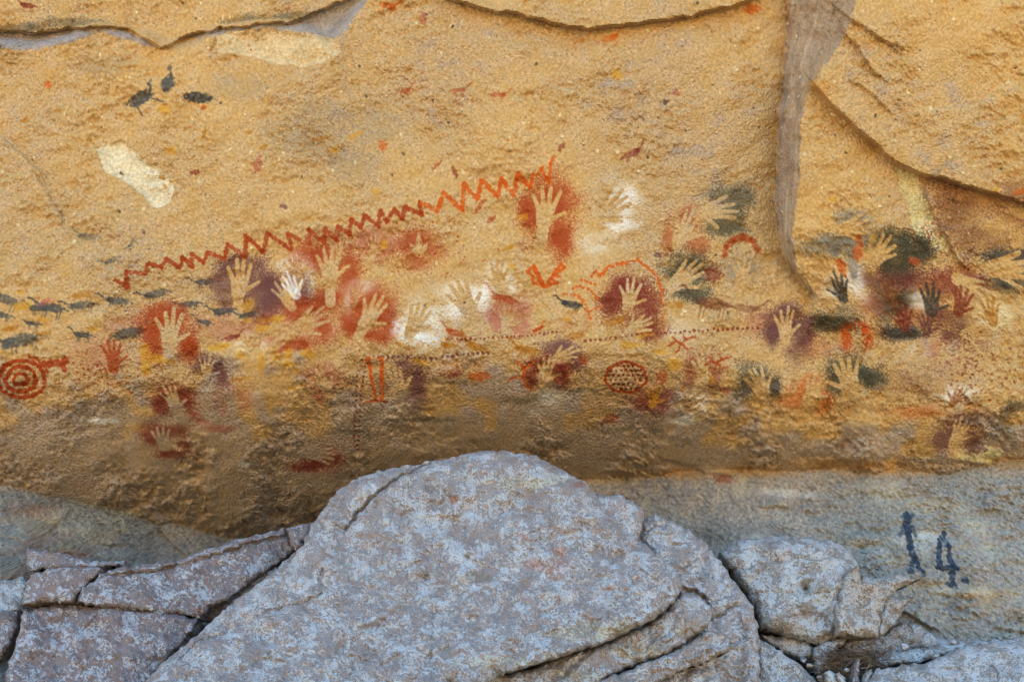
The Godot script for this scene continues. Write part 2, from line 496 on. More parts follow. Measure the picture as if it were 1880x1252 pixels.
func build_colour() -> void:
	var im := noise(21, 0.16, 3).get_image(TW, TH)
	n_fine = im.get_data()
	n_grit = noise(25, 0.34, 2).get_image(TW, TH).get_data()
	im = noise(22, 0.03, 4).get_image(TW, TH)
	n_mid = im.get_data()
	im = noise(23, 0.006, 4).get_image(TW / 2, TH / 2)
	im.resize(TW, TH, Image.INTERPOLATE_BILINEAR)
	n_big = im.get_data()
	var cn := noise(24, 0.11, 1, FastNoiseLite.TYPE_CELLULAR)
	cn.cellular_return_type = FastNoiseLite.RETURN_DISTANCE
	im = cn.get_image(TW, TH)
	var n_cell := im.get_data()
	ids.resize(IW * IH)
	buf.resize(TW * TH * 3)
	# which rock shows, on a coarse grid: golden face, paler block, grey bed under the joint; blotched by noise below
	var GW := 160
	var GH := 108
	var edge := noise(27, 0.006, 3)
	var pink := Image.create(GW, GH, false, Image.FORMAT_L8)
	var grey := Image.create(GW, GH, false, Image.FORMAT_L8)
	for j in GH:
		for i in GW:
			var wx := -400.0 + 2680.0 * (i + 0.5) / GW
			var wy := -350.0 + 1750.0 * (j + 0.5) / GH
			# the golden patina ends along a ragged border; bare grey-buff rock below it
			var border := 735.0 + edge.get_noise_2d(wx, wy) * 150.0 + 60.0 * smoothstep(1200.0, 1700.0, wx)
			var p := 0.26 if wx < 1480.0 else 0.18
			if wy > border: p = 0.68
			var rz := 1.0 + 0.985 * pw(RECESS, wx) / EYE
			var ex := 940.0 + (wx - 940.0) / rz
			var end_y := 626.0 + (pw(BELLY_END, ex) - 626.0) * rz
			var g := smoothstep(end_y, end_y + 24.0, wy)
			pink.set_pixel(i, j, Color(p, p, p))
			grey.set_pixel(i, j, Color(g, g, g))
	pink.resize(TW, TH, Image.INTERPOLATE_CUBIC)
	grey.resize(TW, TH, Image.INTERPOLATE_CUBIC)
	var pk := pink.get_data()
	var gy := grey.get_data()
	var k3 := 0
	for k in TW * TH:
		var nb := n_big[k] / 255.0
		var nm := n_mid[k] / 255.0
		var nf := n_fine[k] / 255.0
		var wp := clampf((pk[k] / 255.0 + (nm - 0.5) * 0.36 + (nb - 0.5) * 0.22) * 1.2 - 0.05, 0.0, 1.0)
		var wg := clampf((gy[k] / 255.0 + (nm - 0.5) * 0.6 + (nb - 0.5) * 0.5) * 1.7 - 0.35, 0.0, 1.0)
		var wb := clampf(0.5 + (nm - 0.5) * 2.2 + (nb - 0.5) * 2.6, 0.0, 1.0) * wg
		# golden patina, pink-buff rock, pale grey rock
		var r := 216.0 - 38.0 * wp
		var g := 163.0 - 8.0 * wp
		var b := 90.0 + 44.0 * wp
		var buff := clampf((nb - 0.56) * 2.4 + (nm - 0.5) * 1.2, 0.0, 1.0) * (1.0 - wp)
		r += 8.0 * buff
		g += 6.0 * buff
		b += 9.0 * buff
		r += (176.0 + 24.0 * (nm - 0.5) - r) * wg
		g += (157.0 + 4.0 * (nm - 0.5) - g) * wg
		b += (134.0 - 20.0 * (nm - 0.5) - b) * wg
		r += (156.0 - r) * wb
		g += (147.0 - g) * wb
		b += (130.0 - b) * wb
		# rusty and grey mottles, pale and dark grains
		var rust := clampf((nm * 0.6 + nb * 0.4 - 0.62) * 4.0, 0.0, 1.0) * 0.5 * (1.0 - wg * 0.5)
		r -= 16.0 * rust
		g -= 26.0 * rust
		b -= 28.0 * rust
		var l := 0.90 + (nf - 0.5) * (0.22 + 0.10 * wg) + (nm - 0.5) * (0.10 + 0.10 * wg)
		if wg > 0.5 and n_grit[k] < 70: l -= (70 - n_grit[k]) * 0.0035
		if nf > 0.80: l += (nf - 0.80) * 1.1
		var ce := n_cell[k] / 255.0
		if ce < 0.10 and nm > 0.46: l *= 0.78
		l += (n_grit[k] / 255.0 - 0.5) * 0.16
		buf[k3] = clampi(int(r * l), 0, 255)
		buf[k3 + 1] = clampi(int(g * l), 0, 255)
		buf[k3 + 2] = clampi(int(b * l), 0, 255)
		k3 += 3

func fill_shape(outline: Array, ink: Array, alpha: float, called := "", label := "") -> void:
	if called: new_mark(called, label)
	else: mark = 0
	var pl := PackedVector2Array()
	for p in rough_line(poly(outline), 8.0, 3.0, int(outline[0]), true):
		var t := t_at(p.x, p.y)
		pl.append(Vector2(t.x, t.y))
	var lo := pl[0]
	var hi := pl[0]
	for p in pl:
		lo = lo.min(p)
		hi = hi.max(p)
	for y in range(maxi(0, int(lo.y)), mini(TH, int(hi.y) + 1)):
		for x in range(maxi(0, int(lo.x)), mini(TW, int(hi.x) + 1)):
			var k := y * TW + x
			var nf := n_fine[k] / 255.0 - 0.5
			var nm := n_mid[k] / 255.0 - 0.5
			if Geometry2D.is_point_in_polygon(Vector2(x + nm * 5.0 + nf * 3.0, y + nf * 3.0), pl):
				var l := 1.0 + nf * 0.26 + nm * 0.22 + (n_grit[k] / 255.0 - 0.5) * 0.14
				put(x, y, [minf(ink[0] * l, 255), minf(ink[1] * l, 255), minf(ink[2] * l, 255)], alpha * clampf(1.0 - maxf(0.0, nm - 0.1) * 1.2, 0.0, 1.0))

func stain(px: float, py: float, rx: float, ry: float, ink: String, strength: float) -> void:
	mark = 0
	spray(px, py, rx, ry, ink, strength)

func paint_rock() -> void:
	# fresh breaks and different rock
	fill_shape([170, 270, 212, 260, 232, 262, 262, 292, 296, 312, 318, 338, 318, 350, 308, 372, 290, 381, 278, 374, 250, 350, 225, 330, 195, 318, 182, 290], [212, 190, 148], 0.9, "flake_scar", "pale cream scar where a flake of rock broke away")
	fill_shape([1640, 304, 1660, 312, 1684, 324, 1694, 352, 1716, 400, 1738, 440, 1745, 462, 1706, 452, 1678, 424, 1668, 380, 1652, 346], [206, 182, 122], 0.9, "flake_scar", "long pale scar beside a dark broken face")
	fill_shape([398, 62, 450, 56, 540, 58, 620, 72, 628, 88, 600, 112, 560, 122, 500, 114, 440, 100, 396, 96], [204, 172, 122], 0.8, "flake_scar", "pale scar under the broken ledge")
	fill_shape([1752, 842, 1770, 826, 1810, 822, 1844, 828, 1818, 850, 1796, 846], [196, 172, 112], 0.85, "flake", "loose pale flake of rock on the seam")
	# grey-mauve broken faces: ledge and corner
	fill_shape([-400, 56, 0, 56, 60, 63, 110, 54, 180, 50, 226, 54, 262, 70, 294, 88, 262, 80, 228, 70, 190, 60, 160, 66, 120, 80, 60, 90, 20, 90, -30, 84, -400, 84], [150, 134, 122], 0.9, "broken_ledge", "grey broken ledge along the top of the painted wall")
	fill_shape([322, 70, 400, 52, 470, 44, 540, 40, 572, 26, 602, 12, 640, -6, 676, -2, 660, 22, 640, 50, 618, 70, 560, 60, 500, 52, 420, 56, 392, 66], [156, 140, 126], 0.85, "broken_ledge", "grey broken notch beside the top of the painted wall")
	var strip: Array = []
	for y in range(-340, 560, 20): strip += [pw(CREVICE, y) + 2.0, y]
	for y in range(550, -350, -20): strip += [pw(CORNER, y), y]
	fill_shape(strip, [158, 130, 102], 0.85, "corner_face", "grey-brown side face of the block beyond the deep crevice")
	for i in 70:
		var y0 := rng.randf_range(-40, 480)
		var ln := rng.randf_range(30, 110)
		var f := rng.randf_range(0.08, 0.95)
		var f2 := clampf(f + rng.randf_range(-0.1, 0.1), 0.05, 0.97)
		mark = 0
		stroke([lerpf(pw(CREVICE, y0), pw(CORNER, y0), f), y0, lerpf(pw(CREVICE, y0 + ln), pw(CORNER, y0 + ln), f2), y0 + ln], rng.randf_range(3, 11), ["grey", "tan", "cream", "grey", "tan"][i % 5], 0.2)
	blob(297, 325, 7, 4, 20, "ochre", 0.7)
	blob(301, 342, 9, 4, 50, "ochre", 0.5)
	# rusty stains along joints, dark lichen, brown weathered face
	for a in [[1500, 160, 26, 20], [1545, 215, 30, 24], [1600, 262, 30, 26], [1645, 292, 20, 16]]: stain(a[0], a[1], a[2], a[3], "ochre", 0.3)
	for a in [[1720, 330, 40, 20], [1760, 400, 46, 60], [1800, 360, 60, 30], [1800, 440, 60, 26], [1740, 360, 26, 50]]: stain(a[0], a[1], a[2], a[3], "brown", 0.4)
	for a in [[40, 50, 60, 8], [130, 42, 60, 9], [540, 28, 60, 8], [450, 34, 60, 8]]: stain(a[0], a[1], a[2], a[3], "olive", 0.45)
	for a in [[560, 250, 90, 40], [690, 230, 60, 40], [430, 160, 60, 30], [640, 300, 60, 30], [600, 200, 50, 20], [190, 120, 60, 20]]: stain(a[0], a[1], a[2], a[3], "grey", 0.2)
	for a in [[1500, 850, 60, 14], [1560, 850, 60, 12], [1640, 858, 90, 14], [1380, 862, 70, 14], [1850, 850, 60, 14], [1250, 870, 60, 10]]: stain(a[0], a[1], a[2], a[3], "ochre", 0.32)
	for a in [[835, 698, 40, 8], [960, 735, 40, 8], [1080, 716, 30, 6], [780, 770, 50, 6], [640, 792, 40, 6]]: stain(a[0], a[1], a[2], a[3], "olive", 0.4)
	stain(1250, 980, 70, 14, "grey", 0.5)
	stain(1330, 878, 18, 8, "deep", 0.5)
	stain(1450, 905, 60, 8, "white", 0.3)
	stain(190, 772, 34, 6, "white", 0.75)
	stain(445, 852, 16, 6, "white", 0.5)
	for i in 26: stain(rng.randf_range(1200, 1880), rng.randf_range(890, 1130), rng.randf_range(20, 60), rng.randf_range(8, 20), ["tan", "cream", "grey", "white"][i % 4], 0.24)
	for i in 16: stain(rng.randf_range(0, 330), rng.randf_range(920, 1030), rng.randf_range(20, 50), rng.randf_range(8, 20), ["tan", "cream", "pink", "grey"][i % 4], 0.26)
	# pebbles and grains standing out of the matrix
	for i in 260:
		blob(rng.randf_range(0, 1880), rng.randf_range(0, 620), rng.randf_range(1.6, 4.0), rng.randf_range(1.4, 3.0), rng.randf_range(0, 180), "cream" if i % 4 else "black", 0.75)

func stencils() -> Array:
	return [
		[1000, 392, 88, 8, 1, 40, 1.05, "red", 0.92, [[18, -22, 44, 44], [30, 40, 26, 46], [-24, -4, 24, 50]]],
		[1112, 389, 84, 48, 1, 46, 1.0, "white", 0.95, [[30, -22, 38, 34], [28, 24, 30, 14]]],
		[1304, 386, 84, 84, 1, 10, 0.9, "olive", 0.6, [[30, 20, 44, 30], [40, -22, 40, 24]]],
		[1252, 428, 76, 22, 1, 10, 1.0, "red", 0.6, [[12, -26, 26, 24], [-26, 8, 12, 30], [30, 22, 24, 22]]],
		[1250, 512, 80, 50, 1, 10, 0.9, "olive", 0.82, [[14, -16, 44, 36], [22, 26, 34, 14]]],
		[1362, 506, 64, 4, 1, 4, 1.1, "grey", 0.5, [[0, -12, 40, 26]]],
		[1155, 550, 66, 8, 1, 4, 1.25, "deep", 0.92, [[-2, -16, 44, 36], [-36, 8, 20, 30], [38, 6, 22, 30]]],
		[1168, 602, 58, 62, -1, 4, 1.0, "deep", 0.7, [[14, -12, 34, 22], [30, 8, 20, 20]]],
		[310, 616, 84, 2, 1, 34, 1.15, "red", 0.95, [[-4, -28, 46, 34], [-32, 10, 22, 44], [36, 20, 20, 34]]],
		[440, 524, 80, 4, 1, 46, 1.0, "purple", 0.72, [[-26, -2, 36, 44], [36, 8, 40, 50], [4, -36, 46, 24]]],
		[378, 682, 50, 12, 1, 0, 1.2, "purple", 0.75, [[2, -10, 32, 24], [28, 8, 12, 18]]],
		[318, 740, 60, -10, 1, 8, 1.2, "deep", 0.78, [[0, -14, 38, 26], [-26, 4, 18, 20], [30, 4, 14, 22]]],
		[425, 740, 56, 0, 1, 0, 1.1, "pink", 0.55, [[0, -10, 34, 30]]],
		[388, 764, 60, -58, 1, 0, 0.7, "pink", 0.6, [[-18, -6, 26, 22], [10, 22, 30, 8]]],
		[299, 812, 54, 8, 1, 0, 1.1, "deep", 0.72, [[-20, -14, 24, 30], [20, -22, 26, 14], [14, 20, 30, 10], [36, 4, 12, 16]]],
		[572, 832, 70, 98, -1, 0, 0.8, "deep", 0.8, [[26, 10, 34, 26], [-10, 24, 34, 12]]],
		[594, 706, 60, -32, 1, 0, 1.1, "pink", 0.62, [[-2, -14, 36, 24], [-8, 22, 12, 14]]],
		[730, 710, 74, -14, 1, 0, 0.9, "purple", 0.74, [[14, -24, 34, 34], [36, 4, 18, 40]]],
		[604, 498, 80, -2, 1, 40, 1.0, "red", 0.92, [[-22, -28, 38, 30], [36, 6, 24, 46], [-6, 52, 34, 26]]],
		[543, 500, 64, -18, 1, 10, 1.0, "white", 0.9, [[-6, -12, 36, 22], [24, 20, 12, 30]]],
		[526, 546, 66, -28, 1, 8, 1.0, "purple", 0.82, [[-20, -8, 34, 44], [12, -12, 40, 40]]],
		[560, 594, 80, 56, 1, 80, 0.9, "red", 0.85, [[-10, -24, 40, 24], [34, 6, 16, 22], [-30, 38, 50, 14]]],
		[676, 582, 80, 28, 1, 26, 1.1, "red", 0.9, [[10, -20, 44, 36], [36, 14, 22, 30], [16, 34, 34, 14], [-30, 10, 24, 34]]],
		[652, 540, 46, 10, 1, 10, 1.0, "white", 0.6, [[4, -14, 26, 16], [-14, 16, 8, 22]]],
		[684, 458, 46, 4, 1, 4, 1.0, "pink", 0.5, [[0, -8, 36, 26]]],
		[916, 512, 62, 2, -1, 0, 1.0, "white", 0.85, [[-4, -14, 32, 22], [24, 14, 10, 14]]],
		[856, 560, 84, -26, 1, 0, 0.95, "white", 0.85, [[-4, -22, 40, 24], [-28, 10, 24, 16], [30, -12, 20, 26]]],
		[760, 596, 74, 26, 1, 6, 0.9, "white", 0.92, [[12, -10, 44, 36], [-26, 8, 20, 22], [16, 26, 30, 14]]],
		[930, 592, 56, 4, 1, 0, 1.1, "pink", 0.6, [[-20, -4, 14, 22], [24, 6, 16, 22], [6, -24, 34, 12]]],
		[1442, 606, 66, -2, 1, 6, 1.0, "purple", 0.9, [[0, -20, 40, 30], [30, 4, 20, 34], [-26, 4, 18, 26]]],
		[1396, 710, 66, -28, 1, 0, 1.0, "black", 0.75, [[-14, -14, 34, 30], [26, -2, 12, 24]]],
		[1560, 700, 84, -18, -1, 0, 1.0, "olive", 0.85, [[0, -26, 44, 24], [-26, 4, 20, 26], [44, -8, 30, 20]]],
		[1492, 724, 66, 16, 1, 0, 1.1, "orange", 0.5, [[-4, -18, 30, 20], [-34, 10, 22, 20], [24, 14, 16, 24]]],
		[1757, 735, 50, 32, -1, 0, 1.1, "white", 0.9, [[4, -6, 34, 26]]],
		[1757, 801, 68, 18, 1, 0, 1.0, "purple", 0.72, [[4, -22, 40, 28], [-26, 6, 20, 24], [30, 6, 18, 24]]],
		[1574, 618, 44, 0, 1, 0, 1.2, "bright", 0.9, [[0, -10, 30, 18], [-20, 6, 10, 18], [20, 6, 10, 18]]],
		[1616, 470, 70, 48, -1, 0, 1.0, "olive", 0.9, [[26, -24, 50, 28], [74, -12, 26, 26], [30, 12, 34, 20]]],
		[1560, 418, 70, 78, 1, 0, 0.8, "grey", 0.6, [[10, -16, 40, 18], [10, 20, 44, 16]]],
		[1846, 492, 104, 86, 1, 0, 0.75, "black", 0.8, [[10, -20, 60, 18], [14, 22, 60, 20]]],
		[1868, 386, 60, -55, 1, 0, 0.9, "brown", 0.6, [[0, -6, 40, 30]]],
		[1030, 657, 56, 74, -1, 0, 0.9, "purple", 0.8, [[0, -14, 36, 22], [26, 6, 22, 20]]],
		[1000, 687, 60, 8, 1, 0, 1.15, "deep", 0.86, [[0, -20, 38, 18], [-26, 2, 14, 22], [30, -2, 20, 28]]],
		[1252, 750, 70, 48, -1, 0, 0.9, "white", 0.88, [[14, -12, 36, 28], [-20, -6, 20, 16], [-2, 22, 30, 10]]],
		[1740, 650, 60, 60, -1, 0, 0.9, "pink", 0.4, [[-8, -8, 34, 24]]],
		[1776, 520, 80, 120, 1, 0, 0.9, "deep", 0.66, [[-44, 2, 54, 26], [2, -8, 40, 26]]],
		[1785, 612, 60, 82, 1, 0, 0.9, "brown", 0.5, [[0, 0, 40, 26]]],
		[1600, 655, 60, 30, 1, 0, 1.0, "brown", 0.3, [[0, -8, 40, 24]]],
		[1500, 640, 1, 0, 1, 0, 1.0, "pink", 0.3, [[0, 0, 30, 20]]],
		[500, 604, 60, 60, 1, 30, 0.9, "pink", 0.6, [[-6, -14, 40, 16], [0, 22, 40, 14]]],
		[464, 640, 50, -40, 1, 0, 1.0, "cream", 0.6, [[0, -6, 34, 18]]],
		[850, 690, 56, 30, 1, 0, 1.0, "pink", 0.4, [[0, -6, 36, 22]]],
		[1060, 600, 40, 10, 1, 0, 1.0, "pink", 0.3, [[0, -6, 30, 18]]],
		[1690, 640, 44, 20, 1, 0, 1.0, "white", 0.5, [[-6, 4, 26, 18]]],
		[1290, 684, 60, -8, 1, 0, 1.1, "deep", 0.45, [[-4, -14, 34, 24], [-24, 8, 12, 24], [20, 10, 14, 26]]]]

func paint_marks() -> void:
	# where a hand was held against the rock, most pigment stayed off
	var list := stencils()
	var held: Array = []
	shield.resize(TW * TH)
	for d in list:
		var h := hand_mask(d[0], d[1], d[2], d[3], d[4], d[5], d[6])
		held.append(h)
		var w: int = h[3]
		for y in w:
			for x in w:
				var v: int = h[0][y * w + x]
				var gx: int = h[1] + x
				var gy: int = h[2] + y
				if v > 20 and gx >= 0 and gy >= 0 and gx < TW and gy < TH: shield[gy * TW + gx] = maxi(shield[gy * TW + gx], v)
	# --- broad washes of sprayed pigment
	for a in [[560, 470, 40, 26, "red", 0.6], [1090, 442, 50, 30, "white", 0.26], [1330, 415, 40, 24, "olive", 0.4], [1345, 360, 50, 30, "grey", 0.3],
		[1520, 590, 44, 18, "black", 0.62], [1560, 575, 30, 22, "grey", 0.4], [1620, 560, 26, 44, "black", 0.5], [1655, 520, 60, 26, "purple", 0.6], 
		[1560, 455, 34, 16, "grey", 0.5], [1520, 450, 40, 20, "black", 0.35], [1690, 460, 26, 30, "purple", 0.5], [1660, 612, 40, 14, "black", 0.55], [1875, 350, 30, 24, "brown", 0.5],
		[1715, 690, 70, 50, "brown", 0.16], [1640, 700, 60, 24, "brown", 0.3], [1690, 755, 50, 12, "orange", 0.4], [1870, 745, 26, 12, "black", 0.6], [1845, 770, 14, 26, "black", 0.45],
		[640, 560, 60, 60, "pink", 0.35], [570, 600, 60, 40, "pink", 0.4], [480, 545, 40, 50, "purple", 0.5], [410, 600, 60, 30, "pink", 0.35], [700, 440, 60, 30, "pink", 0.35], [600, 435, 40, 16, "brown", 0.4],
		[240, 600, 50, 22, "pink", 0.35], [180, 650, 60, 34, "pink", 0.3], [1250, 600, 40, 24, "white", 0.18], [1010, 730, 24, 16, "white", 0.5], [985, 755, 18, 8, "white", 0.4], [1400, 590, 40, 24, "pink", 0.4], [1470, 640, 26, 26, "purple", 0.4], [930, 570, 50, 34, "pink", 0.3], [700, 700, 16, 20, "purple", 0.3]]:
		new_mark("pigment_wash")
		spray(a[0], a[1], a[2], a[3], a[4], a[5])
	for a in [[1610, 515, 50, 20, "purple", 0.7], [1660, 500, 50, 24, "purple", 0.7], [1640, 560, 34, 18, "olive", 0.75], [1665, 548, 24, 16, "olive", 0.6], [1700, 580, 50, 24, "deep", 0.45], [1535, 592, 46, 16, "olive", 0.8], [1655, 610, 36, 12, "black", 0.75], [1745, 590, 40, 24, "purple", 0.4], [1740, 615, 16, 10, "purple", 0.6], [1600, 560, 30, 24, "pink", 0.5], [1515, 452, 44, 18, "grey", 0.6]]:
		new_mark("pigment_wash")
		spray(a[0], a[1], a[2], a[3], a[4], a[5])
	# --- animals
	for a in [[70, 565, 42, 0], [92, 564, 58, 8], [148, 560, 62, -6], [212, 551, 60, 4], [284, 539, 52, -14], [374, 517, 52, -8], [8, 548, 66, 16], [0, 577, 46, 8], [58, 593, 34, 4], [36, 624, 84, -14], [150, 614, 44, 3], [408, 570, 52, -10], [345, 558, 46, -10], [372, 590, 34, 10], [455, 578, 48, -12], [205, 477, 40, -20], [160, 433, 42, 2], [240, 445, 24, -60]]:
		animal(a[0], a[1], a[2] * rng.randf_range(1.05, 1.3), a[3], -1, "char", rng.randf_range(0.75, 1.0) if a[1] > 500 else 0.45, rng.randf_range(0.4, 1.0), rng.randf_range(0.6, 1.1))
	animal(236, 610, 84, -12, 1, "char", 0.85, 0.3)
	animal(1048, 558, 58, 12, -1, "black", 0.85, 0.3, 0.6)
	new_mark("bird_figure", "dark long-necked bird painted in profile")
	blob(257, 181, 25, 12, -18, "char", 1.0, 0.3, 0.4)
	stroke([274, 172, 275, 160, 271, 152, 274, 147], 5.0, "char", 1.0)
	stroke([246, 190, 256, 205, 260, 211], 2.6, "char", 0.95)
	stroke([274, 178, 288, 183, 298, 186], 2.6, "char", 0.95)
	stroke([236, 186, 231, 192], 4.0, "char", 0.9)
	new_mark("bird_figure", "second smaller dark bird painted above the first")
	blob(306, 152, 13, 16, 18, "char", 1.0, 0.3, 0.4)
	stroke([312, 140, 312, 131], 4.0, "char", 1.0)
	blob(310, 124, 5, 6, 0, "char", 0.7, 0.3, 0.4)
	new_mark("animal_figure", "small painted long-necked animal")
	blob(362, 178, 32, 10, 3, "black", 0.95, 0.3, 0.4)
	animal(425, 618, 40, -8, 1, "deep", 0.85, 0.4)
	for a in [[925, 548, 70, 14, -1, "red", 0.8], [835, 610, 54, 14, -1, "red", 0.75], [740, 633, 44, 16, -1, "ochre", 0.7], [825, 634, 54, 10, -1, "ochre", 0.8], [876, 637, 66, 16, -1, "ochre", 0.8], [966, 641, 62, 8, -1, "ochre", 0.85], [1128, 589, 66, -12, 1, "ochre", 0.8], [1055, 615, 52, -6, 1, "ochre", 0.6], [928, 645, 30, 6, 1, "ochre", 0.5], [1235, 559, 60, 2, 1, "ochre", 0.6], [1305, 556, 100, 6, -1, "brown", 0.75], [1372, 565, 70, 8, 1, "brown", 0.5],
		[742, 166, 34, -14, 1, "red", 0.6], [842, 165, 42, -4, 1, "red", 0.55], [914, 173, 44, 4, 1, "red", 0.5], [1160, 281, 56, -22, 1, "deep", 0.55], [1062, 74, 44, -8, 1, "ochre", 0.5], [1118, 70, 50, -16, 1, "orange", 0.5], [48, 9, 40, 6, -1, "deep", 0.7], [712, 10, 40, 8, 1, "orange", 0.6], [985, 604, 34, -22, 1, "orange", 0.8]]:
		animal(a[0], a[1], a[2], a[3], a[4], a[5], a[6])
	new_mark("animal_figure", "red animal standing on the painted rings")
	stroke([78, 668, 118, 663], 13, "red", 0.95)
	stroke([115, 666, 119, 658], 9, "red", 0.95)
	stroke([80, 668, 84, 682], 8, "red", 0.9)
	stroke([111, 666, 117, 680], 8, "red", 0.9)
	stroke([76, 668, 66, 658, 52, 654], 7, "red", 0.9)
	# --- hands: stencils
	for q in list.size(): hand(list[q], held[q])
	stain(1200, 735, 40, 30, "deep", 0.7)
	new_mark("pigment_wash")
	for a in [[1690, 552, 18, 20], [1570, 522, 22, 30], [1530, 534, 16, 14]]:
		new_mark("pigment_wash")
		spray(a[0], a[1], a[2], a[3], "white", 0.62)
	new_mark("pigment_wash")
	spray(1826, 576, 40, 34, "cream", 0.6)
	# --- hands: printed
	for d in [
		[207, 660, 64, 0, 1, 6, 1.15, "red", 1.0, []],
		[538, 532, 56, -30, 1, 0, 0.9, "white", 0.75, []],
		[1711, 560, 66, 10, 1, 0, 1.15, "black", 1.0, []],
		[1764, 562, 62, 26, 1, 0, 0.9, "deep", 0.9, []],
		[1661, 590, 58, 10, -1, 0, 1.0, "deep", 0.95, []],
		[1638, 546, 56, 4, -1, 0, 1.0, "brown", 0.9, []],
		[1702, 604, 48, 10, 1, 0, 1.0, "purple", 0.95, []],
		[1545, 536, 58, -2, -1, 0, 1.0, "black", 0.95, []],
		[1566, 486, 50, 4, 1, 8, 1.1, "grey", 0.8, []],
		[1199, 734, 46, 4, 1, 0, 1.2, "yellow", 0.85, []]]:
		hand(d)
	hand([1822, 580, 58, 2, -1, 0, 1.25, "ochre", 0.8, []])
	hand([1757, 735, 40, 32, -1, 0, 1.1, "deep", 0.55, []])
	new_mark("bird_track_stencil", "three-toed bird track stencilled in sprayed red")
	var foot := PackedByteArray()
	var ft := t_at(770, 466)
	foot.resize(121 * 121)
	for f in [[-1.0, -38.0, 4.6], [-18.0, -20.0, 4.0], [15.0, -20.0, 4.0]]:
		capsule(foot, 121, 121, Vector2(60, 62), Vector2(60 + f[0] * TK * 0.6, 60 + f[1] * TK * 0.55), 3.0, f[2])
		capsule(foot, 121, 121, Vector2(60 + f[0] * TK * 0.6, 60 + f[1] * TK * 0.55), Vector2(60 + f[0] * TK, 60 + f[1] * TK), f[2], 1.0)
	for l in [[-2, -14, 34, 26, 0.62], [0, 6, 50, 32, 0.4], [-10, 24, 24, 14, 0.4]]:
		spray(769 + l[0], 456 + l[1], l[2], l[3], "red", l[4], foot, int(ft.x) - 60, int(ft.y) - 60, 121, 121)
	mark = 0
	for i in 110: blob(769 + rng.randfn(0, 46), 450 + rng.randfn(0, 34), rng.randf_range(1.2, 2.4), rng.randf_range(1.0, 2.0), 0, "red", 0.8)
	for i in 90: blob(195 + rng.randfn(0, 34), 694 + rng.randfn(0, 22), rng.randf_range(1.2, 3.0), rng.randf_range(1.2, 2.4), 45, "red", 0.85)
	for i in 50: blob(660 + rng.randfn(0, 40), 460 + rng.randfn(0, 24), rng.randf_range(1.0, 2.2), rng.randf_range(1.0, 2.0), 0, "red", 0.7)
	# --- the long zigzag
	new_mark("zigzag_line", "long orange-red painted zigzag climbing across the wall")
	var zz := [211, 513, 233, 527, 231, 498, 264, 502, 271, 482, 295, 490, 302, 474, 328, 490, 335, 472, 351, 490, 351, 466, 371, 481, 381, 462, 411, 475, 417, 447, 448, 471, 450, 430, 483, 463, 489, 427, 534, 458]
	stroke(zz, 7.5, "red", 0.95)
	stroke([535, 458, 527, 427, 549, 440], 7, "red", 0.85)
	stroke([566, 445, 566, 422, 595, 445, 595, 419, 618, 441, 619, 415, 640, 429, 644, 402, 662, 417, 668, 394, 694, 415, 697, 387, 709, 407, 723, 383, 737, 401, 743, 379, 774, 394, 769, 370], 8.0, "red", 0.95)
	stroke([774, 372, 802, 387, 814, 353, 848, 385, 851, 337, 876, 365, 884, 330, 913, 361, 920, 327, 942, 357, 950, 318, 973, 343, 977, 320], 8.0, "orange", 0.95)
	stroke([992, 308, 1001, 325, 1008, 334, 1010, 300, 1017, 287], 6.5, "orange", 0.9)
	stroke([984, 322, 996, 306], 6.0, "orange", 0.8)
	# --- lines, rings, dots
	new_mark("painted_rings", "concentric red painted rings beside a red animal")
	for r in [[13, 11, 7.0], [27, 24, 8.0], [43, 35, 8.0]]:
		var ring: Array = []
		for k in 25:
			var a := TAU * k / 24.0
			ring += [36.0 + cos(a) * (r[0] + 1.5 * sin(a * 3.0)) + (r[0] - 13.0) * 0.06, 695.0 + sin(a) * (r[1] + 1.5 * cos(a * 2.0))]
		stroke(ring, r[2], "red", 0.95)
	new_mark("v_figure", "orange-red V figure of outlined triangles")
	stroke([968, 498, 980, 487, 1000, 526, 1022, 494, 1030, 483, 1036, 490, 1028, 497], 6.0, "orange", 0.95)
	stroke([978, 490, 996, 524], 8.0, "orange", 0.9)
	stroke([968, 498, 978, 506, 978, 517, 1000, 526, 1022, 518, 1010, 512], 5.5, "orange", 0.9)
	stroke([1002, 524, 1024, 496], 7.0, "orange", 0.9)
	stroke([1014, 508, 1028, 508, 1020, 500], 4.0, "orange", 0.85)
	new_mark("dotted_arch", "arch of orange-red dots around a hand stencil")
	dots([1216, 554, 1213, 530, 1206, 508, 1196, 496, 1184, 488, 1170, 476], 6.0, 3.4, "orange", 0.95)
	dots([1170, 477, 1150, 482, 1132, 484, 1120, 488, 1108, 496, 1104, 506], 6.5, 4.0, "orange", 0.95)
	dots([1084, 506, 1094, 498, 1100, 506, 1106, 506], 6.0, 3.2, "orange", 0.9)
	dots([1066, 512, 1074, 514, 1084, 520, 1090, 522, 1090, 516], 6.0, 3.4, "orange", 0.95)
	dots([1052, 530, 1058, 524, 1072, 526, 1086, 534, 1094, 544, 1100, 554], 6.5, 3.6, "orange", 0.95)
	dots([1036, 538, 1048, 540, 1062, 542, 1068, 548, 1076, 564, 1082, 582, 1084, 590], 6.5, 3.4, "orange", 0.9)
	stroke([1082, 570, 1106, 560], 4, "orange", 0.7)
	dots([1216, 556, 1217, 590, 1218, 606, 1226, 616], 6.5, 2.6, "orange", 0.8)
	new_mark("dot_line", "row of small dark dots under the ochre animals")
	dots([676, 656, 720, 654, 790, 657, 850, 649, 905, 648], 9.5, 3.4, "purple", 0.85)
	new_mark("dot_line", "upright row of dark red dots running down the overhang")
	dots([664, 660, 656, 690, 652, 735, 650, 800, 651, 830], 9.0, 3.2, "deep", 0.8)
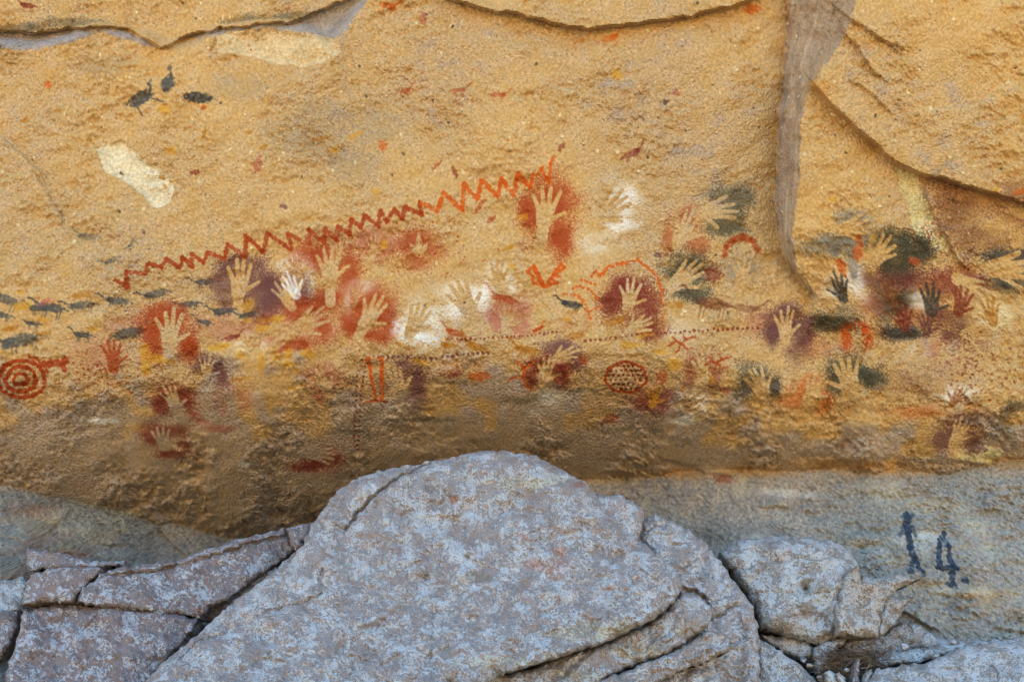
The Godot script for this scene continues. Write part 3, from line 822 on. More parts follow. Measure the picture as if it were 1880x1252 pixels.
	new_mark("dot_line", "second upright row of dark red dots beside the painted bars")
	dots([672, 662, 666, 690, 660, 735, 658, 800, 655, 832], 9.0, 3.0, "deep", 0.8)
	new_mark("dot_line", "row of small dark dots beneath the dotted arch")
	dots([830, 622, 880, 621, 930, 618, 975, 615, 1030, 606], 8.0, 2.8, "deep", 0.75)
	new_mark("dot_line", "row of dark red dots leading towards the crevice")
	dots([1074, 624, 1120, 620, 1160, 614, 1240, 609, 1300, 605, 1400, 601], 9.0, 3.0, "deep", 0.8)
	new_mark("dot_line", "faint row of brown dots among the ochre animals")
	dots([980, 630, 1060, 622], 8.0, 2.4, "brown", 0.6)
	new_mark("ladder_figure", "two upright red bars joined at their foot")
	stroke([674, 657, 680, 690, 690, 734], 7.0, "orange", 0.9)
	stroke([700, 657, 700, 690, 700, 734], 8.0, "orange", 0.95)
	stroke([670, 738, 690, 734, 712, 736], 4.0, "red", 0.8)
	stroke([672, 657, 698, 656], 4.0, "orange", 0.7)
	new_mark("dotted_disc", "ringed disc filled with dark red dots")
	var disc: Array = []
	for k in 21: disc += [1149 + cos(TAU * k / 20.0) * (38 + 2.0 * sin(k * 2.2)), 692 + sin(TAU * k / 20.0) * (28 + 1.5 * cos(k * 1.7))]
	stroke(disc, 5.0, "red", 1.0)
	for j in 6:
		for i in 8:
			var q := Vector2((i - 3.5) * 9.0 + (j % 2) * 4.0, (j - 2.5) * 8.5)
			if (q / Vector2(34, 25)).length() < 1.0: blob(1149 + q.x, 692 + q.y, 3.0, 2.6, 0, "deep", 1.0)
	new_mark("arch_mark", "soft red painted arch near the crevice")
	for i in 3: stroke([1330, 470, 1334, 452, 1346, 440, 1364, 434, 1380, 440, 1392, 458], 13.0 - i * 4.0, "red", 0.42)
	new_mark("branching_figure", "branching orange figure beside a dark red hand stencil")
	stroke([950, 664, 962, 676, 960, 692, 968, 708, 974, 714], 6, "orange", 0.75)
	stroke([962, 676, 980, 662], 6, "orange", 0.7)
	stroke([932, 698, 946, 692, 960, 690], 5, "orange", 0.7)
	new_mark("branching_figure", "dark red branching figures with forked limbs")
	for o in [[1250, 628, 1.0], [1316, 664, 0.9]]:
		var x: float = o[0]
		var y: float = o[1]
		stroke([x - 22, y + 6, x - 10, y - 2, x, y + 2, x + 10, y - 6, x + 26, y - 10], 4.5, "red", 0.85)
		stroke([x, y + 2, x - 4, y + 14, x - 10, y + 18], 4, "red", 0.8)
		stroke([x + 2, y + 2, x + 10, y + 12, x + 18, y + 10], 4, "red", 0.8)
		stroke([x - 8, y - 4, x - 16, y - 10], 3.5, "red", 0.8)
		stroke([x + 8, y - 6, x + 4, y - 14], 3.5, "red", 0.8)
	# --- loose daubs of colour
	for a in [[85, 155, 7, 6, 0, "orange"], [702, 267, 10, 10, 20, "orange"], [372, 195, 5, 5, 0, "orange"], [1380, 15, 14, 8, 0, "orange"], [300, 200, 11, 6, 20, "yellow"], [314, 276, 10, 7, 10, "yellow"], [614, 276, 7, 6, 0, "yellow"], [456, 240, 6, 6, 0, "ochre"], [374, 246, 4, 9, 10, "ochre"], [43, 220, 11, 4, 0, "ochre"], [655, 245, 16, 4, -28, "yellow"], [585, 253, 16, 3, -10, "ochre"], [482, 270, 9, 5, -20, "ochre"], [473, 300, 8, 18, 25, "pink"], [308, 355, 2, 2, 0, "pink"], [355, 315, 9, 5, 0, "deep"], [520, 378, 9, 6, 20, "purple"],
		[36, 537, 11, 5, 20, "yellow"], [38, 560, 16, 8, 0, "yellow"], [78, 585, 10, 5, 20, "yellow"], [171, 604, 12, 4, 10, "yellow"], [150, 540, 22, 6, -16, "ochre"], [82, 553, 14, 7, -20, "pink"], [80, 612, 18, 4, 0, "ochre"], [18, 602, 14, 5, -10, "ochre"], [40, 520, 22, 5, 0, "tan"], [165, 588, 12, 4, 0, "tan"],
		[265, 662, 10, 30, 0, "yellow"], [285, 655, 14, 5, 0, "yellow"], [400, 636, 26, 6, -12, "yellow"], [437, 650, 10, 8, 20, "yellow"], [300, 662, 22, 6, 0, "yellow"], [453, 588, 10, 8, 30, "yellow"], [498, 585, 22, 7, -6, "yellow"], [482, 602, 16, 7, -10, "yellow"], [440, 695, 26, 4, -8, "ochre"], [454, 560, 10, 12, 30, "yellow"],
		[478, 665, 6, 22, 0, "yellow"], [505, 652, 6, 14, 10, "yellow"], [526, 648, 8, 8, 0, "yellow"], [525, 668, 14, 5, 0, "yellow"], [560, 647, 14, 8, 0, "yellow"], [546, 682, 7, 6, 0, "yellow"], [534, 713, 7, 5, 0, "yellow"], [704, 447, 8, 10, 0, "yellow"], [934, 453, 11, 5, -6, "yellow"], [941, 489, 6, 6, 0, "yellow"], [690, 350, 7, 5, 0, "yellow"], [1133, 137, 10, 9, 0, "yellow"], [1043, 585, 9, 5, 0, "yellow"], [960, 396, 12, 8, -20, "yellow"], [770, 663, 16, 6, 20, "yellow"],
		[1235, 669, 16, 11, 10, "yellow"], [1212, 645, 12, 5, 8, "yellow"], [1160, 632, 24, 7, 0, "yellow"], [1182, 615, 18, 4, -14, "yellow"], [1308, 694, 7, 8, 0, "yellow"], [1253, 714, 5, 6, 0, "ochre"], [1215, 690, 10, 14, 10, "red"], [1070, 662, 9, 8, -20, "red"], [985, 605, 16, 4, -24, "red"], [1330, 715, 12, 6, 20, "pink"], [1118, 770, 20, 8, -20, "pink"], [837, 686, 16, 5, -14, "deep"], [880, 690, 20, 8, 0, "orange"], [1308, 502, 16, 16, 0, "deep"], [1209, 467, 8, 7, 0, "purple"], [1221, 188, 8, 7, 0, "black"], [1240, 170, 8, 7, 30, "pink"],
		[1530, 365, 10, 6, -10, "yellow"], [1604, 436, 9, 6, -40, "yellow"], [1678, 477, 12, 8, 0, "bright"], [1578, 440, 6, 12, 0, "bright"], [1574, 466, 10, 14, 10, "bright"], [1545, 490, 8, 16, -10, "bright"], [1830, 348, 12, 4, -24, "yellow"], [1870, 352, 14, 5, -14, "orange"], [1770, 160, 1, 1, 0, "tan"], [900, 402, 14, 5, -40, "red"], [880, 378, 5, 16, 30, "red"], [800, 304, 14, 4, -40, "red"], [834, 316, 4, 10, -25, "deep"], [776, 32, 7, 12, 0, "pink"], [1030, 268, 4, 10, 30, "deep"], [832, 915, 6, 7, 0, "red"]]:
		new_mark("paint_daub")
		blob(a[0], a[1], a[2], a[3], a[4], a[5], 0.66)
	# fields of small dark dots on the face beyond the crevice
	mark = 0
	for i in 190:
		var q := Vector2(1790 + rng.randfn(0, 46), 690 + rng.randfn(0, 46))
		if q.x < 1880: blob(q.x, q.y, rng.randf_range(1.8, 3.2), rng.randf_range(1.6, 2.6), 0, "deep", 0.5)
	new_mark("ring_marks", "cluster of small red rings on the pale scar")
	for q in [[1712, 410], [1726, 412], [1696, 418], [1703, 424], [1714, 420], [1706, 432], [1718, 430], [1728, 428], [1700, 412]]: blob(q[0], q[1], 4.0, 3.6, 0, "pink", 0.8)
	# the number on the foot of the wall
	new_mark("painted_number", "number 14 brushed in dark paint on the foot of the wall")
	stroke([1664, 944, 1665, 958, 1668, 978, 1672, 1004, 1678, 1026], 12, "blue", 0.85)
	stroke([1656, 950, 1676, 946], 9, "blue", 0.6)
	stroke([1660, 968, 1654, 980], 8, "blue", 0.6)
	stroke([1674, 966, 1682, 982], 7, "blue", 0.6)
	stroke([1676, 1026, 1671, 1048], 8, "blue", 0.75)
	stroke([1678, 1024, 1688, 1040, 1697, 1054], 8, "blue", 0.85)
	stroke([1735, 980, 1728, 1000, 1725, 1040], 9, "blue", 0.85)
	stroke([1735, 982, 1744, 1004, 1748, 1038, 1748, 1074], 9.5, "blue", 0.85)
	stroke([1724, 1042, 1756, 1043], 9, "blue", 0.9)
	stroke([1742, 1072, 1752, 1074], 9, "blue", 0.9)
	blob(1773, 1064, 8, 6.5, 0, "blue", 1.0, 0.35, 0.4)
	mark = 0

func fold(v: float, lo: float, hi: float, margin: float) -> float:   # beyond the painted panel the rock goes on with the plain margin, mirrored back and forth
	if v < lo: return lo - pingpong(lo - v, margin)
	if v > hi: return hi + pingpong(v - hi, margin)
	return v

func build_wall() -> void:
	var P := PackedVector3Array()
	var N := PackedVector3Array()
	var UV := PackedVector2Array()
	P.resize(NX * NY)
	N.resize(NX * NY)
	UV.resize(NX * NY)
	for j in NY:
		var y := ys[j]
		for i in NX:
			var k := j * NX + i
			var p := ray(xs[i], y, Z[k])
			P[k] = p
			var wx := fold(p.x * S + 940.0 + SU[k], -60.0, 2060.0, 200.0)
			var wy := fold(626.0 - (p.y - EYE_Y) * S + SV[k], -40.0, 1290.0, 100.0)
			UV[k] = Vector2((wx + 400.0) / 2680.0, (wy + 350.0) / 1750.0)
	for j in NY:
		for i in NX:
			var l := P[j * NX + maxi(i - 1, 0)]
			var r := P[j * NX + mini(i + 1, NX - 1)]
			var u := P[maxi(j - 1, 0) * NX + i]
			var d := P[mini(j + 1, NY - 1) * NX + i]
			N[j * NX + i] = (r - l).cross(u - d).normalized()
	var buckets := {}
	var qid := PackedInt32Array()
	qid.resize(NX * NY)
	for j in NY - 1:
		var yc := (ys[j] + ys[j + 1]) * 0.5
		for i in NX - 1:
			var k := j * NX + i
			var uv := (UV[k] + UV[k + NX + 1]) * 0.5
			var id := ids[clampi(int(uv.y * IH), 0, IH - 1) * IW + clampi(int(uv.x * IW), 0, IW - 1)] if xs[i] > -60.0 and xs[i] < 1940.0 and yc > -40.0 and yc < 1260.0 else 0
			if id == 0 and yc > pw(BELLY_END, xs[i]): id = -1
			if id == 0 and xs[i] > pw(CORNER, yc): id = -2
			if id == 0 and yc > pw(BELLY_START, xs[i]) + 60.0: id = -3
			qid[k] = id
	# each connected patch of a mark is a part; stray specks stay with the rock
	var done := PackedByteArray()
	done.resize(NX * NY)
	for j in NY - 1:
		for i in NX - 1:
			var k := j * NX + i
			var id := qid[k]
			if id > 0 and not done[k]:
				var dotted: bool = "dot" in marks[id][0] or "ring" in marks[id][0]
				var patch := PackedInt32Array([k])
				done[k] = 1
				var head := 0
				while head < patch.size():
					var c := patch[head]
					head += 1
					for nb in [c - 1, c + 1, c - NX, c + NX, c - NX - 1, c - NX + 1, c + NX - 1, c + NX + 1]:
						if nb >= 0 and nb < NX * NY and not done[nb] and qid[nb] == id:
							done[nb] = 1
							patch.append(nb)
				var key := "%d" % id
				if not dotted:
					if patch.size() < 14:
						var yc := ys[j]
						key = "-1" if yc > pw(BELLY_END, xs[i]) else "-2" if xs[i] > pw(CORNER, yc) else "-3" if yc > pw(BELLY_START, xs[i]) + 60.0 else "0"
					else: key = "%d_%d" % [id, k]
				if not buckets.has(key): buckets[key] = PackedInt32Array()
				buckets[key].append_array(patch)
			elif id <= 0:
				var key := "%d" % id
				if not buckets.has(key): buckets[key] = PackedInt32Array()
				buckets[key].append(k)
	var m := StandardMaterial3D.new()
	m.resource_name = "painted sandstone"
	m.albedo_texture = ImageTexture.create_from_image(Image.create_from_data(TW, TH, false, Image.FORMAT_RGB8, buf))
	m.roughness = 0.95
	m.metallic_specular = 0.25
	m.heightmap_enabled = true
	var hn := noise(31, 0.22, 4)
	var hd := hn.get_image(TW, TH).get_data()
	for k in TW * TH: hd[k] = 128 + int((hd[k] - 128) * clampf(n_big[k] / 255.0 * 2.2 - 0.35, 0.15, 1.2) * 0.8)
	m.heightmap_texture = ImageTexture.create_from_image(Image.create_from_data(TW, TH, false, Image.FORMAT_L8, hd))
	m.heightmap_scale = 1.2
	m.texture_repeat = false
	var root := Node3D.new()
	root.name = "rock_wall"
	add_child(root)
	tag(root, "overhanging golden sandstone wall covered in painted hands, animals and a zigzag", "rock wall", "", "thing")
	var remap := PackedInt32Array()
	remap.resize(NX * NY)
	remap.fill(-1)
	for key in buckets:
		var id := int((key as String).get_slice("_", 0))
		var quads: PackedInt32Array = buckets[key]
		var pv := PackedVector3Array()
		var nv := PackedVector3Array()
		var uvv := PackedVector2Array()
		var ix := PackedInt32Array()
		var used := PackedInt32Array()
		for k in quads:
			var c := [k, k + 1, k + NX + 1, k + NX]
			for q in c:
				if remap[q] < 0:
					remap[q] = pv.size()
					used.append(q)
					pv.append(P[q])
					nv.append(N[q])
					uvv.append(UV[q])
			ix.append_array([remap[c[0]], remap[c[1]], remap[c[2]], remap[c[0]], remap[c[2]], remap[c[3]]])
		for q in used: remap[q] = -1
		var arr := []
		arr.resize(Mesh.ARRAY_MAX)
		arr[Mesh.ARRAY_VERTEX] = pv
		arr[Mesh.ARRAY_NORMAL] = nv
		arr[Mesh.ARRAY_TEX_UV] = uvv
		arr[Mesh.ARRAY_INDEX] = ix
		var am := ArrayMesh.new()
		am.add_surface_from_arrays(Mesh.PRIMITIVE_TRIANGLES, arr)
		am.surface_set_material(0, m)
		var o := MeshInstance3D.new()
		o.mesh = am
		if id > 0:
			o.name = marks[id][0]
			if marks[id][1]: o.set_meta("label", marks[id][1])
			if "_" not in key: o.set_meta("kind", "stuff")
		else:
			o.name = {0: "painted_face", -1: "wall_foot", -2: "block_face", -3: "underside"}[id]
			o.set_meta("label", {0: "golden main face of the wall", -1: "pale grey foot of the wall below the overhang", -2: "golden block face beyond the deep crevice", -3: "dark rounded underside of the overhang"}[id])
		root.add_child(o, true)

# ------------------------------------------------------------------ boulders
var rock_mats := {}

func rock_material(called: String, base: Array, pale: Array, dark: Array, warm: Array, cover: float, sd: int) -> void:
	var W := 1024
	var a := noise(sd, 0.012, 5).get_seamless_image(W, W, false, false, 0.2).get_data()
	var b := noise(sd + 1, 0.05, 5).get_seamless_image(W, W, false, false, 0.2).get_data()
	var c := noise(sd + 2, 0.28, 2).get_seamless_image(W, W, false, false, 0.1).get_data()
	var d := noise(sd + 3, 0.13, 3).get_seamless_image(W, W, false, false, 0.1).get_data()
	var out := PackedByteArray()
	out.resize(W * W * 3)
	var h := PackedByteArray()
	h.resize(W * W)
	var k3 := 0
	for k in W * W:
		var na := a[k] / 255.0
		var nb := b[k] / 255.0
		var nc := c[k] / 255.0
		var nd := d[k] / 255.0
		var lich := smoothstep(0.492, 0.525, nb * 0.42 + nd * 0.36 + nc * 0.20 + (na - 0.5) * 0.6 + cover)
		var dk := smoothstep(0.37, 0.26, nd * 0.5 + nc * 0.5) * 0.75
		var wm := smoothstep(0.47, 0.60, na * 0.45 + (1.0 - nb) * 0.25 + nd * 0.3)
		var l := 0.96 + (nc - 0.5) * 0.20
		for q in 3:
			var v: float = base[q]
			v += (warm[q] - v) * wm * 0.8
			v += (pale[q] - v) * lich * (0.75 + 0.25 * nc)
			v += (dark[q] - v) * dk
			out[k3 + q] = clampi(int(v * l), 0, 255)
		h[k] = clampi(int(120.0 + lich * 18.0 + (nc - 0.5) * 70.0 + (nd - 0.5) * 90.0 + (nb - 0.5) * 100.0), 0, 255)
		k3 += 3
	var m := StandardMaterial3D.new()
	m.resource_name = called
	m.albedo_texture = ImageTexture.create_from_image(Image.create_from_data(W, W, false, Image.FORMAT_RGB8, out))
	m.heightmap_enabled = true
	m.heightmap_texture = ImageTexture.create_from_image(Image.create_from_data(W, W, false, Image.FORMAT_L8, h))
	m.heightmap_scale = 1.4
	m.uv1_triplanar = true
	m.uv1_world_triplanar = true
	m.uv1_triplanar_sharpness = 14.0
	m.uv1_scale = Vector3(0.75, 0.75, 0.75)
	m.uv1_offset = Vector3(sd * 0.137, sd * 0.071, 0)
	m.roughness = 0.95
	m.metallic_specular = 0.25
	m.vertex_color_use_as_albedo = true
	rock_mats[called] = m

# outline in photograph pixels; depth is a tilted sheet (z at c, change per 100 px), rounded at the rim and roughened; closed behind
func rock(called: String, label: String, o: Dictionary, category := "rock", group := "") -> MeshInstance3D:
	var pl := rough_line(poly(o.outline), 7.0, o.get("rag", 3.0), int(o.outline[0] + o.outline[1]), true)
	var c := Vector2(o.c[0], o.c[1])
	var lo := pl[0]
	var hi := pl[0]
	for p in pl:
		lo = lo.min(p)
		hi = hi.max(p)
	var st: float = o.get("step", 3.0)
	var gx := PackedFloat32Array()
	var gy := PackedFloat32Array()
	var v := lo.x - st
	while v < hi.x + st:
		gx.append(v)
		v += st
	v = lo.y - st
	while v < hi.y + st:
		gy.append(v)
		v += st if v < 1256.0 else 16.0
	gy.append(hi.y + st)
	var W := gx.size()
	var H := gy.size()
	var inside := PackedByteArray()
	inside.resize(W * H)
	var dist := PackedFloat32Array()
	dist.resize(W * H)
	for j in H:
		for i in W:
			var p := Vector2(gx[i], gy[j])
			if Geometry2D.is_point_in_polygon(p, pl):
				inside[j * W + i] = 1
				dist[j * W + i] = 1e6
	for j in range(1, H):
		var dy := gy[j] - gy[j - 1]
		for i in range(1, W - 1):
			var k := j * W + i
			if inside[k]: dist[k] = minf(minf(dist[k], dist[k - 1] + st), minf(dist[k - W] + dy, minf(dist[k - W - 1], dist[k - W + 1]) + sqrt(st * st + dy * dy)))
	for j in range(H - 2, -1, -1):
		var dy := gy[j + 1] - gy[j]
		for i in range(W - 2, 0, -1):
			var k := j * W + i
			if inside[k]: dist[k] = minf(minf(dist[k], dist[k + 1] + st), minf(dist[k + W] + dy, minf(dist[k + W + 1], dist[k + W - 1]) + sqrt(st * st + dy * dy)))
	var sd: int = o.get("seed", int(c.x))
	var n1 := noise(sd, 0.006, 3)
	var n2 := noise(sd + 1, 0.022, 4)
	var n3 := noise(sd + 2, 0.07, 3)
	var n4 := noise(sd + 3, 0.011, 3)
	var n5 := noise(sd + 4, 0.17, 2)
	var lump: float = o.get("lump", 1.0)
	var strata: float = o.get("strata", 0.0)
	var sdir: Vector2 = Vector2.from_angle(deg_to_rad(o.get("strata_deg", -20.0)))
	var rim_w: float = o.get("rim", 40.0)
	var rim_r: float = o.get("round", 0.10)
	var cracks: Array = []
	for cr in o.get("cracks", []):
		var crl := rough_line(poly(cr[0]), 8.0, 3.0, int(cr[0][0]))
		var a := crl[0]
		var b := crl[0]
		for p in crl:
			a = a.min(p)
			b = b.max(p)
		var reach: float = cr[1] * 6.0
		cracks.append([crl, cr[1], cr[2], cr[3] if cr.size() > 3 else 0.0, a - Vector2(reach, reach), b + Vector2(reach, reach)])
	var tint: Color = o.get("tint", Color(1, 1, 1))
	var P := PackedVector3Array()
	var C := PackedColorArray()
	var idx := PackedInt32Array()
	idx.resize(W * H)
	idx.fill(-1)
	var loop := pl.duplicate()
	loop.append(pl[0])
	for j in H:
		for i in W:
			var k := j * W + i
			var p := Vector2(gx[i], gy[j])
			var d := dist[k]
			if not inside[k]:
				var near := false
				for b in range(maxi(0, j - 1), mini(H, j + 2)):
					for a in range(maxi(0, i - 1), mini(W, i + 2)):
						if inside[b * W + a]: near = true
				if not near: continue
				var best := 1e12
				var at := p
				for s in loop.size() - 1:
					if absf(loop[s].y - p.y) > 60.0 or absf(loop[s].x - p.x) > 60.0: continue
					var q := Geometry2D.get_closest_point_to_segment(p, loop[s], loop[s + 1])
					var dd := q.distance_squared_to(p)
					if dd < best:
						best = dd
						at = q
				p = at
				d = 0.0
			var t := clampf(d / rim_w, 0.0, 1.0)
			var z: float = o.z + (p.x - c.x) * 0.01 * o.gx + (p.y - c.y) * 0.01 * o.gy
			if o.has("curve"): z += o.curve * pow((p.y - c.y) * 0.01, 2.0) + o.get("curve_x", 0.0) * pow((p.x - c.x) * 0.01, 2.0)
			if o.has("down") and p.y > o.down[0]: z -= o.down[1] * pow((p.y - o.down[0]) * 0.01, 2.0)
			z -= rim_r * (1.0 - sqrt(maxf(0.0, 1.0 - (1.0 - t) * (1.0 - t))))
			z += (n1.get_noise_2d(p.x, p.y) * 0.06 + n2.get_noise_2d(p.x, p.y) * 0.022 + n3.get_noise_2d(p.x, p.y) * 0.010 + n5.get_noise_2d(p.x, p.y) * 0.0035) * lump
			if strata > 0.0:
				var along := p.dot(sdir)
				var across := p.dot(sdir.orthogonal()) + n4.get_noise_2d(p.x, p.y) * 40.0
				var f := n2.get_noise_2d(along * 0.12, across * 1.3)
				z += strata * (f + 0.6 * absf(n3.get_noise_2d(along * 0.1, across * 0.7)))
			for cr in cracks:
				if p.x < cr[4].x or p.y < cr[4].y or p.x > cr[5].x or p.y > cr[5].y: continue
				var e := side_distance(p, cr[0])
				if absf(e) < cr[1]: z -= cr[2] * (1.0 - absf(e) / cr[1])
				if cr[3] != 0.0: z += cr[3] * 0.5 * signf(e) * clampf(absf(e) / (cr[1] + 2.0), 0.0, 1.0) * exp(-absf(e) / (cr[1] * 6.0))
			idx[k] = P.size()
			P.append(ray(p.x, p.y, z))
			var pt := clampf(0.5 + n4.get_noise_2d(p.x * 1.5 + 300.0, p.y * 1.5) * 1.6, 0.0, 1.0)
			var tc := tint
			if o.has("tint2"): tc = tint.lerp(o.tint2, pt)
			# crusts of pale lichen and bare pinkish-beige stone with edges of their own
			var crust := n2.get_noise_2d(p.x * 1.3 + 700.0, p.y * 1.6) + n5.get_noise_2d(p.x, p.y) * 0.22
			if crust > 0.16: tc = tc.lerp(Color(1.16, 1.17, 1.18), smoothstep(0.16, 0.22, crust) * 0.75)
			elif crust < -0.17: tc = tc.lerp(Color(0.98, 0.84, 0.75), smoothstep(-0.17, -0.24, crust) * 0.8)
			for sp in o.get("spots", []):
				var u := Vector2((p.x - sp[0]) / sp[2], (p.y - sp[1]) / sp[3]).length() + n3.get_noise_2d(p.x, p.y) * 0.5 + n2.get_noise_2d(p.x, p.y) * 0.5
				if u < 1.0: tc = tc.lerp(sp[4], smoothstep(1.0, 0.6, u))
			C.append(tc)
	var ix := PackedInt32Array()
	var cell := PackedByteArray()
	cell.resize(W * H)
	for j in H - 1:
		for i in W - 1:
			var k := j * W + i
			var q := [k, k + 1, k + W + 1, k + W]
			if inside[q[0]] + inside[q[1]] + inside[q[2]] + inside[q[3]] == 0: continue
			cell[k] = 1
			ix.append_array([idx[q[0]], idx[q[1]], idx[q[2]], idx[q[0]], idx[q[2]], idx[q[3]]])
	var front := ix.size()
	# normals of the face, then a skirt that closes the rock behind
	var N := PackedVector3Array()
	N.resize(P.size())
	for f in range(0, front, 3):
		var a := P[ix[f]]
		var nn := (P[ix[f + 2]] - a).cross(P[ix[f + 1]] - a)
		N[ix[f]] += nn
		N[ix[f + 1]] += nn
		N[ix[f + 2]] += nn
	for k in N.size(): N[k] = N[k].normalized()
	var thick: float = o.get("thick", 0.35)
	var mid := Vector3.ZERO
	for p in P: mid += p
	mid /= P.size()
	var back := mid - Vector3(0, thick * 0.6, thick * 1.5)
	var bi := P.size()
	P.append(back)
	N.append(Vector3(0, 0, -1))
	C.append(tint)
	for j in H - 1:
		for i in W - 1:
			var k := j * W + i
			if not cell[k]: continue
			for e in [[k - W, k, k + 1, j == 0], [k + 1, k + 1, k + W + 1, i == W - 2], [k + W, k + W + 1, k + W, j == H - 2], [k - 1, k + W, k, i == 0]]:
				if not e[3] and cell[e[0]]: continue
				var a: Vector3 = P[idx[e[1]]]
				var b: Vector3 = P[idx[e[2]]]
				var a2 := a + (mid - a) * 0.12 - Vector3(0, thick * 0.36, thick)
				var b2 := b + (mid - b) * 0.12 - Vector3(0, thick * 0.36, thick)
				a2.z = minf(a2.z, a.z - thick * 0.5)
				b2.z = minf(b2.z, b.z - thick * 0.5)
				var nn := (a2 - a).cross(b - a).normalized()
				if nn.dot((a + b) * 0.5 - mid) < 0.0: nn = -nn
				var s := P.size()
				P.append_array([a, b, b2, a2])
				N.append_array([nn, nn, nn, nn])
				C.append_array([tint, tint, tint, tint])
				ix.append_array([s, s + 2, s + 1, s, s + 3, s + 2, s + 3, bi, s + 2])
	var arr := []
	arr.resize(Mesh.ARRAY_MAX)
	arr[Mesh.ARRAY_VERTEX] = P
	arr[Mesh.ARRAY_NORMAL] = N
	arr[Mesh.ARRAY_COLOR] = C
	arr[Mesh.ARRAY_INDEX] = ix
	var am := ArrayMesh.new()
	am.add_surface_from_arrays(Mesh.PRIMITIVE_TRIANGLES, arr)
	am.surface_set_material(0, rock_mats[o.mat])
	var inst := MeshInstance3D.new()
	inst.name = called
	inst.mesh = am
	if category:
		tag(inst, label, category, group)
		add_child(inst, true)
	else:
		if label: inst.set_meta("label", label)
	return inst

